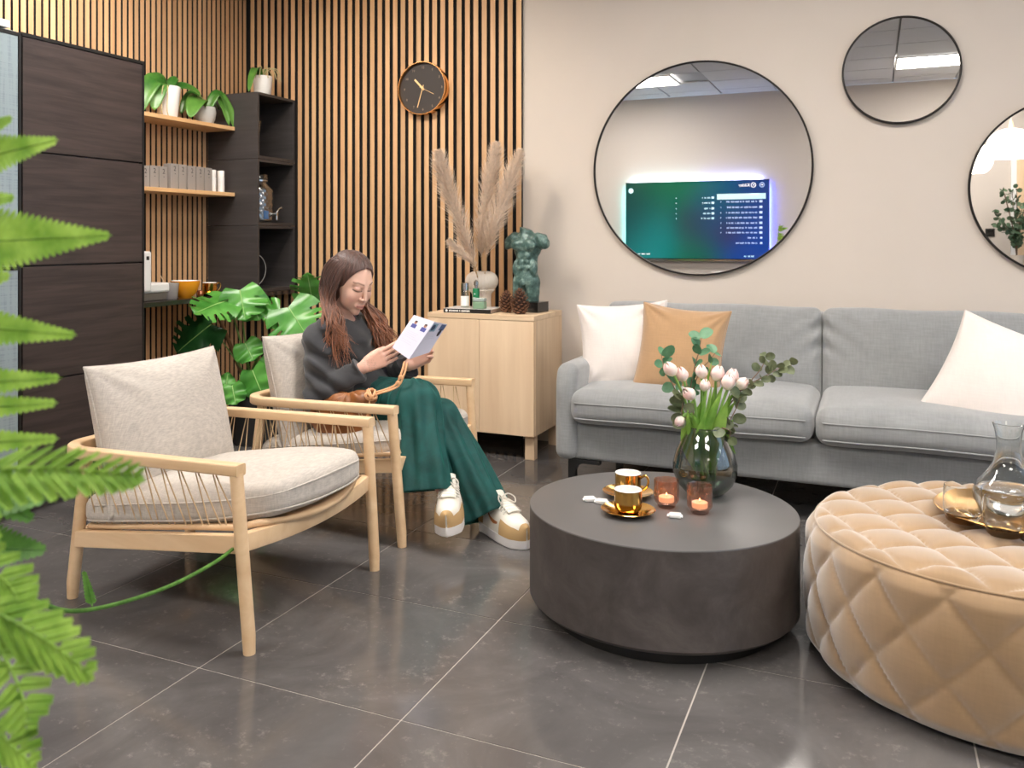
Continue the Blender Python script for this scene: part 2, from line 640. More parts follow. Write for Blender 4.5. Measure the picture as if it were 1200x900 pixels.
# ceiling: slab with lay-in panels
ceiling = structure(MB().box(((XL + XR) / 2, (YF + YB) / 2, ZC + .06), (XR - XL + .2, YB - YF + .2, 0.08)).build('ceiling', plain('ceiling_grid', (150, 150, 150), 0.7), smooth=False))
PANELS = [(-2.50, -0.30), (0.80, -0.30), (-2.80, 2.70), (-0.4, 2.70), (1.7, 2.10)]     # 1.2 x 0.6 lights
M['ctile'] = plain('mineral_ceiling_panel', (196, 196, 196), 0.9, noise=0.03, nscale=60)
cme = {}
for i in range(-5, 7):
    for j in range(-6, 9):
        x0, x1 = max(-0.4 + .6 * i, XL), min(-0.4 + .6 * (i + 1), XR)
        y0, y1 = max(-0.6 + .6 * j, YF), min(-0.6 + .6 * (j + 1), YB)
        if x1 - x0 < .08 or y1 - y0 < .08: continue
        cx, cy = (x0 + x1) / 2, (y0 + y1) / 2
        if any(abs(cx - px) < .62 and abs(cy - py) < .32 for px, py in PANELS): continue
        k = (round(x1 - x0, 3), round(y1 - y0, 3))
        if k not in cme:
            cme[k] = MB().box((0, 0, 0), (x1 - x0 - .016, y1 - y0 - .016, 0.012)).mesh('ceiling_panel', M['ctile'], smooth=False)
        inst('ceiling_panel', cme[k], ceiling, (cx, cy, ZC + .006))

T = 0.1
wall_back = structure(MB().box(((XL + XR) / 2, YB + T / 2, ZC / 2), (XR - XL + 2 * T, T, ZC)).build('wall_back', M['paint'], smooth=False))
wall_left = structure(MB().box((XL - T / 2, (YF + YB) / 2, ZC / 2), (T, YB - YF, ZC)).build('wall_left', M['paint'], smooth=False))
wall_front = structure(MB().box(((XL + XR) / 2, YF - T / 2, ZC / 2), (XR - XL + 2 * T, T, ZC)).build('wall_front', M['paint2'], smooth=False))
wr = MB()
wy0, wy1, wz0, wz1 = 0.2, 4.0, 0.35, 2.45
wr.box((XR + T / 2, (YF + wy0) / 2, ZC / 2), (T, wy0 - YF, ZC)).box((XR + T / 2, (wy1 + YB) / 2, ZC / 2), (T, YB - wy1, ZC))
wr.box((XR + T / 2, (wy0 + wy1) / 2, wz0 / 2), (T, wy1 - wy0, wz0)).box((XR + T / 2, (wy0 + wy1) / 2, (wz1 + ZC) / 2), (T, wy1 - wy0, ZC - wz1))
wall_right = structure(wr.build('wall_right', M['paint2'], smooth=False))
# shop window in the right wall
win = structure(bpy.data.objects.new('window_1', None)); COL.objects.link(win); win.location = (XR + .05, (wy0 + wy1) / 2, 0)
wf = MB(); L = wy1 - wy0
for y in (-L / 2 + .03, 0, L / 2 - .03): wf.box((0, y, (wz0 + wz1) / 2), (.07, .06, wz1 - wz0))
for z in (wz0 + .03, wz1 - .03): wf.box((0, 0, z), (.07, L, .06))
wf.build('window_frame', M['black'], win, smooth=False)
for y in (-L / 4, L / 4):
    MB().box((0, y, (wz0 + wz1) / 2), (.008, L / 2 - .06, wz1 - wz0 - .12)).build('pane', thin_glass('window_glass'), win, smooth=False)

# oak slats on black felt: back wall up to x = -1.772, the whole left wall
SX1 = -1.772
MB().box(((XL + SX1) / 2, YB - .003, ZC / 2), (SX1 - XL, .006, ZC - .004)).build('felt_panel', M['felt'], wall_back, smooth=False)
MB().box((XL + .003, (0.9 + YB) / 2, ZC / 2), (.006, YB - 0.9, ZC - .004)).build('felt_panel', M['felt'], wall_left, smooth=False)
M['slatside'] = plain('black_slat_side', (30, 25, 23), .85)


def slat_mesh(size, ax):
    me = MB().box((0, 0, ZC / 2), size).mesh('slat', M['slat'], smooth=False)
    me.materials.append(M['slatside'])
    for q in me.polygons:
        if abs(q.normal[ax]) > .5: q.material_index = 1
    return me


sm = slat_mesh((.030, .017, ZC - .006), 0)
p = 0.0525; x = SX1 - .016
while x > XL + .03:
    inst('slat', sm, wall_back, (x, YB - .006 - .0085, 0)); x -= p
sl = slat_mesh((.017, .029, ZC - .006), 1)
y = YB - .05
while y > 0.92:
    inst('slat', sl, wall_left, (XL + .006 + .0085, y, 0)); y -= 0.0422

# black strip added along the slatted wall's foot to darken the gap under the sideboard
structure(MB().box(((XL + .03 + SX1) / 2, YB - .0145, .045), (SX1 - XL - .03, .023, .09)).build('added_dark_strip', M['felt'], smooth=False))

# ceiling lights
for k, (px, py) in enumerate(PANELS):
    lab = ['flat white ceiling light panel by the television wall, above the television', 'flat white ceiling light panel mirrored in the small round mirror',
           'flat white ceiling light panel above the slatted corner', 'flat white ceiling light panel above the coffee table', 'flat white ceiling light panel by the shop window'][k]
    t = thing('ceiling_light', lab, 'ceiling light', (px, py, ZC - .012), 0, 'flat ceiling light panels')
    fr = MB()
    for s in (-1, 1):
        fr.box((s * .59, 0, .004), (.02, .6, .02)); fr.box((0, s * .29, .004), (1.16, .02, .02))
    fr.build('frame', M['whitep'], t, smooth=False)
    MB().box((0, 0, .004), (1.158, .558, .012)).build('diffuser', emit('lit_diffuser', (255, 249, 242), PANEL_POWER), t, smooth=False)
# two warm recessed spots wash the slats
for k, (sx, sy, tx, ty) in enumerate([(-2.3, 3.3, -2.5, 4.6), (-2.6, 3.0, -3.6, 3.9)]):
    t = thing('recessed_spot', ['small recessed ceiling spot above the seated woman', 'small recessed ceiling spot above the floating shelves'][k], 'spotlight', (sx, sy, ZC - .01))
    MB().lathe([(.05, .01), (.05, 0), (.04, -.004), (.036, .004)], 24).build('trim_ring', M['whitep'], t)
    MB().lathe([(.036, .003), (.001, .003)], 24).build('lens', emit('spot_lens', (255, 225, 180), 6), t)
    ld = bpy.data.lights.new('spot_lamp', 'SPOT'); ld.energy = SPOT_WATT * (2, .7)[k]; ld.color = (1, .86, .68); ld.spot_size = 1.9; ld.spot_blend = 0.9; ld.shadow_soft_size = .06
    lo = bpy.data.objects.new('spot_lamp', ld); COL.objects.link(lo); lo.parent = t; lo.location = (0, 0, -.03)
    lo.rotation_euler = (Vector((tx, ty, 1.3)) - Vector((sx, sy, ZC))).to_track_quat('-Z', 'Y').to_euler()

# ------------------------------------------------------------------ behind the camera, seen in the mirrors
TVX0, TVX1, TVZ0, TVZ1 = -2.74, -1.07, 0.87, 1.80
tv = thing('television', 'large wall television with a blue green menu, mirrored in the big round mirror', 'television', ((TVX0 + TVX1) / 2, YF + .002, TVZ0))
W, H = TVX1 - TVX0, TVZ1 - TVZ0
MB().box((0, .045, H / 2), (W, .03, H)).build('casing', M['black'], tv, smooth=False)
MB().box((0, .015, H / 2), (.5, .03, .4)).build('wall_bracket', M['black'], tv, smooth=False)
MB().box((0, .058, -.008), (W, .012, .02)).build('lower_bezel', M['chrome'], tv, smooth=False)
# flat screen picture: soft colour clouds
nu, nv = 64, 36
P = np.zeros((nu, nv, 3)); C = np.zeros((nu, nv, 3))
blobs = [(.05, .9, .25, (8, 60, 140)), (.05, .2, .3, (10, 70, 170)), (.3, .5, .22, (10, 60, 120)), (.65, .9, .25, (6, 120, 80)), (.75, .3, .22, (10, 150, 150)),
         (.9, .6, .25, (8, 70, 70)), (.5, .1, .2, (0, 100, 70)), (.55, .45, .15, (50, 40, 50)), (.28, .35, .1, (70, 40, 80)), (.42, .5, .15, (40, 70, 120)), (.35, .75, .2, (0, 110, 130))]
for a in range(nu):
    for b in range(nv):
        f, h = a / (nu - 1), b / (nv - 1)
        P[a, b] = (W / 2 - .008 - f * (W - .016), .0615, .01 + h * (H - .02))
        w = np.array([math.exp(-((f - q[0]) ** 2 + ((h - q[1]) * .56) ** 2) / (2 * (q[2] * .6) ** 2)) for q in blobs]) + 1e-4
        C[a, b] = (w[:, None] * np.array([s2l(q[3])[:3] for q in blobs])).sum(0) / w.sum()
sc_ = MB().grid(P).build('screen', None, tv, angle=None)
ca = sc_.data.color_attributes.new('Col', 'FLOAT_COLOR', 'POINT')
ca.data.foreach_set('color', np.concatenate([C.reshape(-1, 3), np.ones((nu * nv, 1))], 1).astype(np.float32).ravel())
tt = NT('screen_picture'); vc = tt.n('ShaderNodeVertexColor'); vc.layer_name = 'Col'
tt.base((.01, .01, .01, 1)); tt.l(vc.outputs['Color'], tt.b.inputs['Emission Color']); tt.set(Emission_Strength=.72, Roughness=.1)
sc_.data.materials.append(tt.m)


def scr(f, g_): return (W / 2 - f * W, .0625, H * (1 - g_))


def screen_marks(name, items, rgb, st):
    mb = MB()
    for f0, f1, g0, g1 in items:
        a = scr(f0, g0); b = scr(f1, g1)
        mb.box(((a[0] + b[0]) / 2, .0628, (a[2] + b[2]) / 2), (abs(a[0] - b[0]), .001, abs(a[2] - b[2])))
    o = mb.build(name, emit(name + '_light', rgb, st), tv, smooth=False)
    if len(items) > 1: o['kind'] = 'stuff'
    return o


def words(f0, f1, gc, hh=.02):
    out = []; f = f0
    while f < f1:
        w = RS.uniform(.006, .03); w = min(w, f1 - f)
        q = f
        while q < f + w - .002:
            out.append((q, q + .0035, gc - hh * RS.uniform(.5, 1) / 2, gc + hh / 2)); q += .0055
        f += w + .008
    return out


screen_marks('selected_row', [(.023, .348, .174, .243)], (70, 215, 225), .62)
rows = []
for gq in (.273, .343, .41, .473, .54, .60, .66): rows += words(.08, .285, gq) + [(.045, .065, gq - .014, gq + .014), (.32, .324, gq - .006, gq + .006)]
rows += words(.08, .14, .725) + words(.08, .225, .79) + [(.045, .06, .713, .737), (.045, .06, .778, .802)]
screen_marks('menu_text', rows, (60, 150, 235), .7)
r2 = []
for gq, e in ((.217, .45), (.283, .45), (.353, .435), (.416, .445), (.478, .46)): r2 += words(.395, e, gq) + [(.368, .386, gq - .013, gq + .013), (.63, .634, gq - .006, gq + .006)]
screen_marks('category_text', r2 + words(.1, .17, .955), (60, 200, 235), .7)
screen_marks('footer_text', words(.82, .91, .935, .014) + words(.07, .13, .18, .02), (235, 245, 250), 1.0)


def text_mesh(name, body, size, mat, parent, mw, align='LEFT', extrude=0.0006):
    cu = bpy.data.curves.new(name, 'FONT'); cu.body = body; cu.size = size; cu.align_x = align; cu.align_y = 'CENTER'; cu.extrude = extrude; cu.resolution_u = 3
    o = bpy.data.objects.new(name, cu); COL.objects.link(o)
    bpy.context.view_layer.update()
    me = bpy.data.meshes.new_from_object(o.evaluated_get(bpy.context.evaluated_depsgraph_get()))
    bpy.data.objects.remove(o); bpy.data.curves.remove(cu)
    me.name = name; me.materials.clear(); me.materials.append(mat)
    o = bpy.data.objects.new(name, me); COL.objects.link(o)
    if parent is not None: o.parent = parent
    o.matrix_local = mw
    return o


def frame_m(right, up, loc):
    r = Vector(right).normalized(); u = Vector(up).normalized(); n = r.cross(u).normalized(); u = n.cross(r)
    m = Matrix((r, u, n)).transposed().to_4x4(); m.translation = Vector(loc); return m


white_em = emit('screen_white', (245, 248, 250), 1.0)
text_mesh('heading', 'Kilder', .05, white_em, tv, frame_m((-1, 0, 0), (0, 0, 1), scr(.128, .07)))


def ring(r0, r1, n=28):
    mb = MB(); a = np.linspace(0, 2 * PI, n, endpoint=False)
    Q = np.stack([np.stack([r * np.cos(a), 0 * a, r * np.sin(a)], -1) for r in (r0, r1)])
    return mb.grid(Q, cv=True)


for f, gq in ((.047, .07), (.104, .07)):
    ring(.022, .028).build('menu_icon', white_em if f > .1 else emit('icon_blue', (60, 150, 235), 1), tv, loc=scr(f, gq))
    MB().box((0, 0, 0), (.02, .001, .008)).build('menu_icon', white_em, tv, loc=scr(f, gq), smooth=False)
ring(.001, .03).build('menu_icon', emit('icon_cyan', (70, 200, 220), 1), tv, loc=scr(.96, .11))
# light strips along the back edges
for nm, c, s, rgb, st in (('light_strip', (-W / 2 + .02, .027, H / 2), (.02, .006, H * .9), (90, 225, 235), 40), ('light_strip', (W / 2 - .02, .027, H / 2), (.02, .006, H * .9), (70, 90, 255), 60),
                          ('light_strip', (-W * .22, .020, H - .004), (W * .5, .03, .008), (200, 240, 255), 45), ('light_strip', (W * .24, .020, H - .004), (W * .42, .03, .008), (160, 180, 255), 45)):
    MB().box(c, s).build(nm, emit('strip_glow', rgb, st), tv, smooth=False)

# door beside the television wall
door = structure(bpy.data.objects.new('door_1', None)); COL.objects.link(door); door.location = (1.85, YF, 0)
df = MB().box((-.52, .02, 1.05), (.05, .04, 2.1)).box((.52, .02, 1.05), (.05, .04, 2.1)).box((0, .02, 2.125), (1.09, .04, .05))
df.build('door_frame', M['whitep'], door, smooth=False)
MB().box((-.46, .022, 1.05), (.07, .044, 2.09)).build('door_post', M['oak'], door, smooth=False)
MB().box((.035, .015, 1.05), (.92, .03, 2.09)).build('door_leaf', plain('dark_door', (44, 42, 42), .4), door, smooth=False)
MB().tube([(.42, .03, 1.0), (.42, .075, 1.0), (.32, .075, 1.0)], .01, 8).build('door_handle', M['chrome'], door)
sw = thing('wall_switch', 'small square black wall switch seen in the right-hand mirror', 'switch', (1.12, YF, 1.18))
MB().box((0, .006, 0), (.085, .012, .085)).build('plate', M['black'], sw, bevel=.002, smooth=False)
MB().box((0, .015, 0), (.05, .006, .05)).build('rocker', M['blackgloss'], sw, smooth=False)
# pleated pendants
for k, (px, py, pz, R) in enumerate([(.84, -.5, 1.87, .2), (1.22, -.78, 2.02, .2)]):
    t = thing('pendant_lamp', ['white pleated pendant lamp, the left one seen in the right-hand mirror', 'white pleated pendant lamp, the right one beside the door frame in the mirror'][k], 'lamp', (px, py, pz), 0, 'white pleated pendant lamps')
    prof = [(.05, .16)] + [(R * math.cos(a) ** .8, .16 * math.sin(a)) for a in np.linspace(1.2, -.9, 14)]
    MB().lathe(prof, 96, rib=lambda a, i: .03 * np.sign(np.sin(a * 24))).build('shade', emit('paper_shade', (255, 244, 226), PENDANT_POWER), t, angle=.3)
    MB().lathe([(.0, .24), (.014, .24), (.03, .16), (.05, .155)], 20).build('cap', M['oak'], t)
    MB().tube([(0, 0, .24), (0, 0, ZC - pz)], .003, 6).build('cable', M['whitep'], t)

# tall vase with dry eucalyptus beside the door (mirror only)
fv = thing('floor_vase', 'tall pale floor vase holding eucalyptus sprays, seen in the right-hand mirror', 'vase', (1.32, -1.2, 0))
MB().lathe([(.001, 0), (.1, 0), (.13, .15), (.12, .4), (.07, .72), (.055, .85), (.07, .95), (.06, .95), (.045, .86), (.06, .7)], 32).build('body', M['rib'], fv)
euc = leafmat('eucalyptus_leaf', (70, 98, 72), (112, 136, 108), .55, .15)
st = MB(); lv = MB()
for k in range(11):
    a = RS.uniform(0, 6.28); e = RS.uniform(.12, .3)
    pa = bez([(0, 0, .8), (.03 * math.cos(a), .03 * math.sin(a), 1.1), (e * math.cos(a), e * math.sin(a), RS.uniform(1.2, 1.62))], 12)
    st.tube(pa, .003, 5)
    for q in pa[5:]:
        for s in (0, 1, 2):
            d = nrm(RS.normal(size=3)); u = nrm(np.cross(d, RS.normal(size=3)))
            ang = np.linspace(0, 2 * PI, 8, endpoint=False)
            cc = q + d * .03
            lv.add([cc + .024 * (math.cos(x) * d + math.sin(x) * u) for x in ang], [tuple(range(8))])
st.build('stems', plain('twig', (110, 90, 70), .7), fv); o = lv.build('leaves', euc, fv, smooth=False, recalc=False); o['kind'] = 'stuff'

# ------------------------------------------------------------------ mirrors and clock
M['mframe'] = plain('mirror_frame_black', (38, 34, 32), .35, 0.6)


def mirror(lab, c, R):
    t = thing('round_mirror', lab, 'mirror', (c[0], YB, c[1]))
    prof = [(R, 0), (R, -.028), (R - .002, -.03), (R - .007, -.03), (R - .009, -.028), (R - .009, -.02)]
    m = MB(); a = np.linspace(0, 2 * PI, 128, endpoint=False)
    m.grid(np.array([[(r * math.cos(x), y, r * math.sin(x)) for x in a] for r, y in prof]), cv=True)
    m.build('frame', M['mframe'], t, angle=1.2)
    d = MB(); rr = R - .0085
    d.add([(rr * math.cos(x), -.022, rr * math.sin(x)) for x in a] + [(rr * math.cos(x), -.004, rr * math.sin(x)) for x in a],
          [tuple(range(128)), tuple(range(128, 256))[::-1]] + [(i, (i + 1) % 128, 128 + (i + 1) % 128, 128 + i) for i in range(128)])
    d.build('mirror_glass', M['mirror'], t, smooth=False)


mirror('big round black framed wall mirror reflecting the television', (-.808, 1.479), .55)
mirror('smallest round black framed wall mirror, highest on the wall', (.120, 1.908), .252)
mirror('round black framed wall mirror cut off by the right picture edge', (.795, 1.347), .40)

ck = thing('wall_clock', 'round black clock with deep gold rim on the slatted wall', 'clock', (-2.372, YB - .023, 1.993))
R = .155; a = np.linspace(0, 2 * PI, 72, endpoint=False)
m = MB(); m.grid(np.array([[(r * math.cos(x), y, r * math.sin(x)) for x in a] for r, y in [(R - .002, 0), (R, -.055), (R - .001, -.057), (R - .005, -.057), (R - .006, -.055), (R - .006, -.03)]]), cv=True)
m.build('rim', plain('copper_gold', (226, 178, 122), .22, 1.0), ck, angle=1)
m = MB(); m.add([((R - .006) * math.cos(x), -.034, (R - .006) * math.sin(x)) for x in a] + [((R - .006) * math.cos(x), -.004, (R - .006) * math.sin(x)) for x in a],
                [tuple(range(72)), tuple(range(72, 144))[::-1]] + [(i, (i + 1) % 72, 72 + (i + 1) % 72, 72 + i) for i in range(72)])
m.build('dial', plain('clock_face', (52, 46, 44), .6), ck, smooth=False)
gm = plain('hand_gold', (240, 205, 150), .35, .6)


def hand(deg, l0, l1, w, y, nm):
    d = np.array([math.sin(math.radians(deg)), 0, math.cos(math.radians(deg))]); s = np.array([d[2], 0, -d[0]])
    R3 = np.stack([s, [0, 1, 0], d], 1)
    MB().box(d * (l0 + l1) / 2 + np.array([0, y, 0]), (w, .002, l1 - l0), R3).build(nm, gm, ck, smooth=False)


hand(-44, -.012, .075, .010, -.037, 'hour_hand'); hand(197, -.02, .115, .004, -.040, 'minute_hand'); hand(117, -.02, .085, .002, -.043, 'second_hand')
MB().tube([(0, -.034, 0), (0, -.046, 0)], .006, 12).build('hub', gm, ck)
for hnum in range(1, 13):
    an = math.radians(hnum * 30)
    text_mesh('numeral', str(hnum), .019, plain('numeral_bronze', (128, 110, 92), .5), ck, frame_m((1, 0, 0), (0, 0, 1), (.122 * math.sin(an), -.0347, .122 * math.cos(an))), 'CENTER')

# ================================================================== LEFT WALL: cabinets, shelves, counter
XW = XL + .023            # face of the slats
# tall dark cabinet
CX0, CX1 = XW + .003, -3.10
dc = thing('tall_cabinet', 'tall cabinet with four dark stained wood front panels against the slatted wall', 'cabinet', ((CX0 + CX1) / 2, 2.83, 0))
cw, cd = .66, CX1 - CX0
MB().box((-.011, 0, 1.02), (cd - .022, cw, 1.84)).build('carcass', M['dark2'], dc, smooth=False)
MB().box((-.04, 0, .05), (cd - .12, cw - .02, .1)).build('plinth', M['black'], dc, smooth=False)
MB().box((0, 0, 1.944), (cd + .002, cw + .004, .014)).build('top_edge', M['black'], dc, smooth=False)
MB().box((0, cw / 2 - .004, 1.02), (cd + .001, .01, 1.84)).build('side_edge', M['black'], dc, smooth=False)
zs = [.10, .535, 1.008, 1.473, 1.937]
for k in range(4):
    z0, z1 = zs[k], zs[k + 1]
    MB().box((cd / 2 - .011, -.003, (z0 + z1) / 2), (.020, cw - .014, z1 - z0 - .007)).build('front_panel', M['dark'], dc, smooth=False, bevel=.0015)
# frosted glass cabinet beside it
gc = thing('glass_cabinet', 'tall cabinet with frosted glass doors at the left picture edge', 'cabinet', ((CX0 + CX1) / 2, 2.205, 0))
gw = .58
MB().box((-.012, 0, 1.03), (cd - .03, gw, 1.85)).build('carcass', plain('pale_grey_carcass', (150, 156, 158), .6), gc, smooth=False)
MB().box((-.04, 0, .05), (cd - .12, gw - .02, .1)).build('plinth', M['black'], gc, smooth=False)


def frosted():
    t = NT('frosted_glass')
    b = t.n('ShaderNodeTexBrick')
    v = t.coords((60, 60, 60)); f = t.noise(t.coords((4, 90, 4)), 1, 2); f2 = t.noise(t.coords((4, 4, 140)), 1, 2)
    ad = t.n('ShaderNodeMath', operation='ADD'); t.l(f, ad.inputs[0]); t.l(f2, ad.inputs[1])
    t.base(t.ramp(ad.outputs[0], [(.7, (126, 140, 146)), (1.0, (146, 160, 165))])); t.t.nodes.remove(b)
    t.set(Roughness=.28, Coat_Weight=.4, Coat_Roughness=.1)
    return t.m


fg = frosted()
for z0, z1 in ((.10, 1.008), (1.016, 1.945)):
    d = MB().box((cd / 2 - .006, 0, (z0 + z1) / 2), (.012, gw - .03, z1 - z0 - .03)).build('door', fg, gc, smooth=False)
    fr = MB()
    for s in (-1, 1): fr.box((cd / 2 - .008, s * (gw / 2 - .006), (z0 + z1) / 2), (.02, .012, z1 - z0))
    for z in (z0 + .007, z1 - .007): fr.box((cd / 2 - .008, 0, z), (.02, gw - .026, .014))
    fr.build('door_frame', M['black'], d, smooth=False)
pp = thing('paper_stack', 'small stack of white papers lying on the frosted glass cabinet', 'papers', (-3.2, 2.30, 1.955))
for k in range(3): MB().box((0, 0, .006 + k * .011), (.2, .29, .009), rotz(.05 * k)).build('sheet_bundle', M['white'], pp, smooth=False)

# worktop along the slatted wall
wt = MB().box(((XW + -3.285) / 2, (3.165 + 4.635) / 2, .787), (-3.285 - XW, 4.635 - 3.165, .026)).build('worktop', plain('dark_worktop', (46, 41, 39), .1, noise=.15, nscale=8), smooth=False, bevel=.002)
tag(wt, 'dark glossy wall worktop under the floating oak shelves', 'worktop')
ZW = .800
# tower of three open cubes
tw = thing('shelf_tower', 'charcoal open shelf tower of three stacked cubes in the corner', 'shelf unit', ((XW - 3.293) / 2, 4.447, ZW + .001))
td, ty = -3.293 - XW, .376
tz = 1.19
for k in range(3):
    z0 = k * .396
    for s in (-1, 1): MB().box((0, s * (ty / 2 - .009), z0 + .198), (td, .018, .394)).build('side_panel', M['dark2'], tw, smooth=False, bevel=.001)
    MB().box((0, 0, z0 + .010), (td, ty - .036, .018)).build('shelf_board', M['dark2'], tw, smooth=False)
    MB().box((0, 0, z0 + .387), (td, ty - .036, .016)).build('shelf_board', M['dark2'], tw, smooth=False)
    MB().box((-td / 2 + .006, 0, z0 + .198), (.012, ty - .036, .35)).build('back_panel', M['dark2'], tw, smooth=False)
ZT = ZW + .001 + 1.188
for k, (z, nm) in enumerate(((1.786, 'upper floating oak shelf carrying two orchids'), (1.393, 'lower floating oak shelf carrying small grey boxes'))):
    s = MB().box(((XW - 3.455) / 2, (3.166 + 4.252) / 2, z - .011), (-3.455 - XW, 4.252 - 3.166, .022)).build('floating_shelf', M['shelf'], smooth=False, bevel=.0015)
    tag(s, nm, 'shelf')
Z1, Z2 = 1.786, 1.393

# grey product boxes on the lower shelf
M['boxgrey'] = plain('grey_carton', (150, 143, 138), .6)
ink = plain('dark_ink', (45, 42, 42), .6)
BX = -3.52
ys = [(3.569, .060, .112), (3.635, .060, .118), (3.702, .060, .118), (3.787, .058, .140), (3.851, .060, .140), (3.925, .060, .137), (3.994, .062, .137), (4.064, .060, .136)]
for k, (yy, w, h) in enumerate(ys):
    lab = ['grey carton on lower shelf, half hidden by the dark cabinet', 'short grey carton on lower shelf, second from the dark cabinet', 'short grey carton on lower shelf, third from the dark cabinet',
           'tall grey carton on lower shelf, first after the gap', 'tall grey carton on lower shelf, second after the gap', 'tall grey carton on lower shelf, third after the gap',
           'tall grey carton on lower shelf, next to last of the row', 'tall grey carton on lower shelf beside the white tubes'][k]
    t = thing('product_box', lab, 'box', (BX, yy, Z2), 0, 'grey cartons on the lower shelf')
    MB().box((0, 0, h / 2), (.055, w, h)).build('carton', M['boxgrey'], t, smooth=False, bevel=.001)
    text_mesh('printed_mark', '2', .038, ink, t, frame_m((0, 1, 0), (0, 0, 1), (.0276, .002, h - .028)), 'CENTER', .0003)
    MB().box((.0277, .004, h - .056), (.0005, .006, .004)).build('printed_dot', ink, t, smooth=False)
for k, yy in enumerate((4.130, 4.203)):
    t = thing('cosmetic_tube', ['white cylindrical tube beside the last grey carton', 'white cylindrical tube at the open end of lower shelf'][k], 'bottle', (BX, yy, Z2), 0, 'white tubes on the lower shelf')
    MB().lathe([(.001, 0), (.021, 0), (.022, .003), (.022, .088)], 24).build('body', M['whitep'], t)
    MB().lathe([(.0215, .09), (.0215, .126), (.02, .129), (.001, .129)], 24).build('cap', M['white'], t)


# ---- orchids
M['orchid'] = leafmat('orchid_leaf', (52, 104, 38), (104, 152, 66), .28, .12, 7)
M['root'] = plain('orchid_root', (186, 172, 128), .7)


def strap_leaf(base, tip, sag, w, up=(0, 0, 1), n=16, fold=.25):
    base, tip = np.array(base, float), np.array(tip, float)
    P = bez([base, base + (tip - base) * .35 + np.array([0, 0, sag]), base + (tip - base) * .75 + np.array([0, 0, sag * .75]), tip], n)
    T = np.gradient(P, axis=0); T /= np.linalg.norm(T, axis=1)[:, None]
    Q = []
    for i in range(n):
        t = i / (n - 1)
        ww = w / 2 * (math.sin(PI * min(1, .12 + t * .88) ** .9) ** .55 if t < 1 else 0) + .001
        S = nrm(np.cross(T[i], up)); N = np.cross(S, T[i])
        Q.append([P[i] + S * ww * q + N * abs(q) * ww * fold for q in np.linspace(-1, 1, 7)])
    return np.array(Q)


def solid_leaf(name, grids, mat, parent, thick=.0012):
    mb = MB()
    for gq in grids: mb.grid(gq)
    o = mb.build(name, mat, parent, recalc=False, angle=None)
    s = o.modifiers.new('thickness', 'SOLIDIFY'); s.thickness = thick
    return o


# tall white pot, left end of the upper shelf
OX = -3.545
t = thing('orchid', 'leafy orchid without flowers in tall white pot, left end of upper shelf', 'plant', (OX, 3.79, Z1))
MB().lathe([(.001, 0), (.05, 0), (.053, .004), (.069, .172), (.067, .175), (.064, .172), (.06, .15), (.001, .15)], 40).build('pot', M['white'], t)
for b, e, sg, w in (((0, -.03, .165), (.03, -.135, .025), .07, .10), ((0, -.04, .165), (-.01, -.20, .0), .09, .10), ((0, .01, .165), (0, .08, .23), .02, .05),
                    ((0, .03, .165), (.05, .21, .155), .03, .055), ((-.02, -.01, .165), (-.05, -.06, .22), .03, .06)):
    solid_leaf('leaf', [strap_leaf(b, e, sg, w, (.6, -.5, .62))], M['orchid'], t)
for q in ((.06, -.08), (.04, -.1)):
    MB().tube(bez([(.02, -.03, .165), (q[0], q[1] * .8, .16), (q[0] + .01, q[1], .04), (q[0], q[1] + .02, .004)], 12), .003, 6).build('aerial_root', M['root'], t)
t = thing('orchid', 'leafy orchid drooping from small grey pot, right end of upper shelf', 'plant', (OX + .01, 4.085, Z1))
MB().lathe([(.001, 0), (.042, 0), (.056, .03), (.062, .07), (.056, .1), (.052, .1), (.05, .085), (.001, .085)], 40).build('pot', plain('grey_white_glaze', (190, 190, 188), .35, noise=.1, nscale=6), t)
for b, e, sg, w in (((.01, -.02, .095), (.055, -.19, .012), .07, .105), ((.0, .02, .095), (.07, .19, -.03), .14, .06),
                    ((0, .03, .095), (.06, .14, .005), .10, .05), ((0, -.03, .095), (-.03, -.17, .04), .09, .06), ((0, .02, .095), (.0, .12, .10), .03, .05)):
    solid_leaf('leaf', [strap_leaf(b, e, sg, w, (.5, -.45, .75))], M['orchid'], t)
MB().tube(bez([(0, 0, .09), (0, -.01, .14), (0, -.05, .16)], 8), .002, 6).build('flower_stalk', M['root'], t)
# pot on the tower
t = thing('orchid', 'small orchid with bare roots in white pot on top of shelf tower', 'plant', (-3.38, 4.42, ZT))
MB().lathe([(.001, 0), (.046, 0), (.05, .004), (.06, .118), (.058, .12), (.056, .117), (.053, .1), (.001, .1)], 40).build('pot', M['white'], t)
for b, e, sg, w in (((0, -.02, .105), (.03, -.17, .0), .09, .05), ((0, -.02, .105), (.01, -.1, .13), .03, .04), ((0, .0, .105), (0, .05, .17), .02, .035)):
    solid_leaf('leaf', [strap_leaf(b, e, sg, w)], M['orchid'], t)
for k in range(9):
    an = k * .7; e = (.02 + .05 * math.cos(an), .02 + .08 * math.sin(an))
    MB().tube(bez([(0, 0, .11), (e[0] * .5, e[1] * .5, .17), (e[0], e[1], .15 + .02 * math.sin(k)), (e[0] * 1.2, e[1] * 1.3, .10)], 10), .0028, 5).build('aerial_root', M['root'], t)

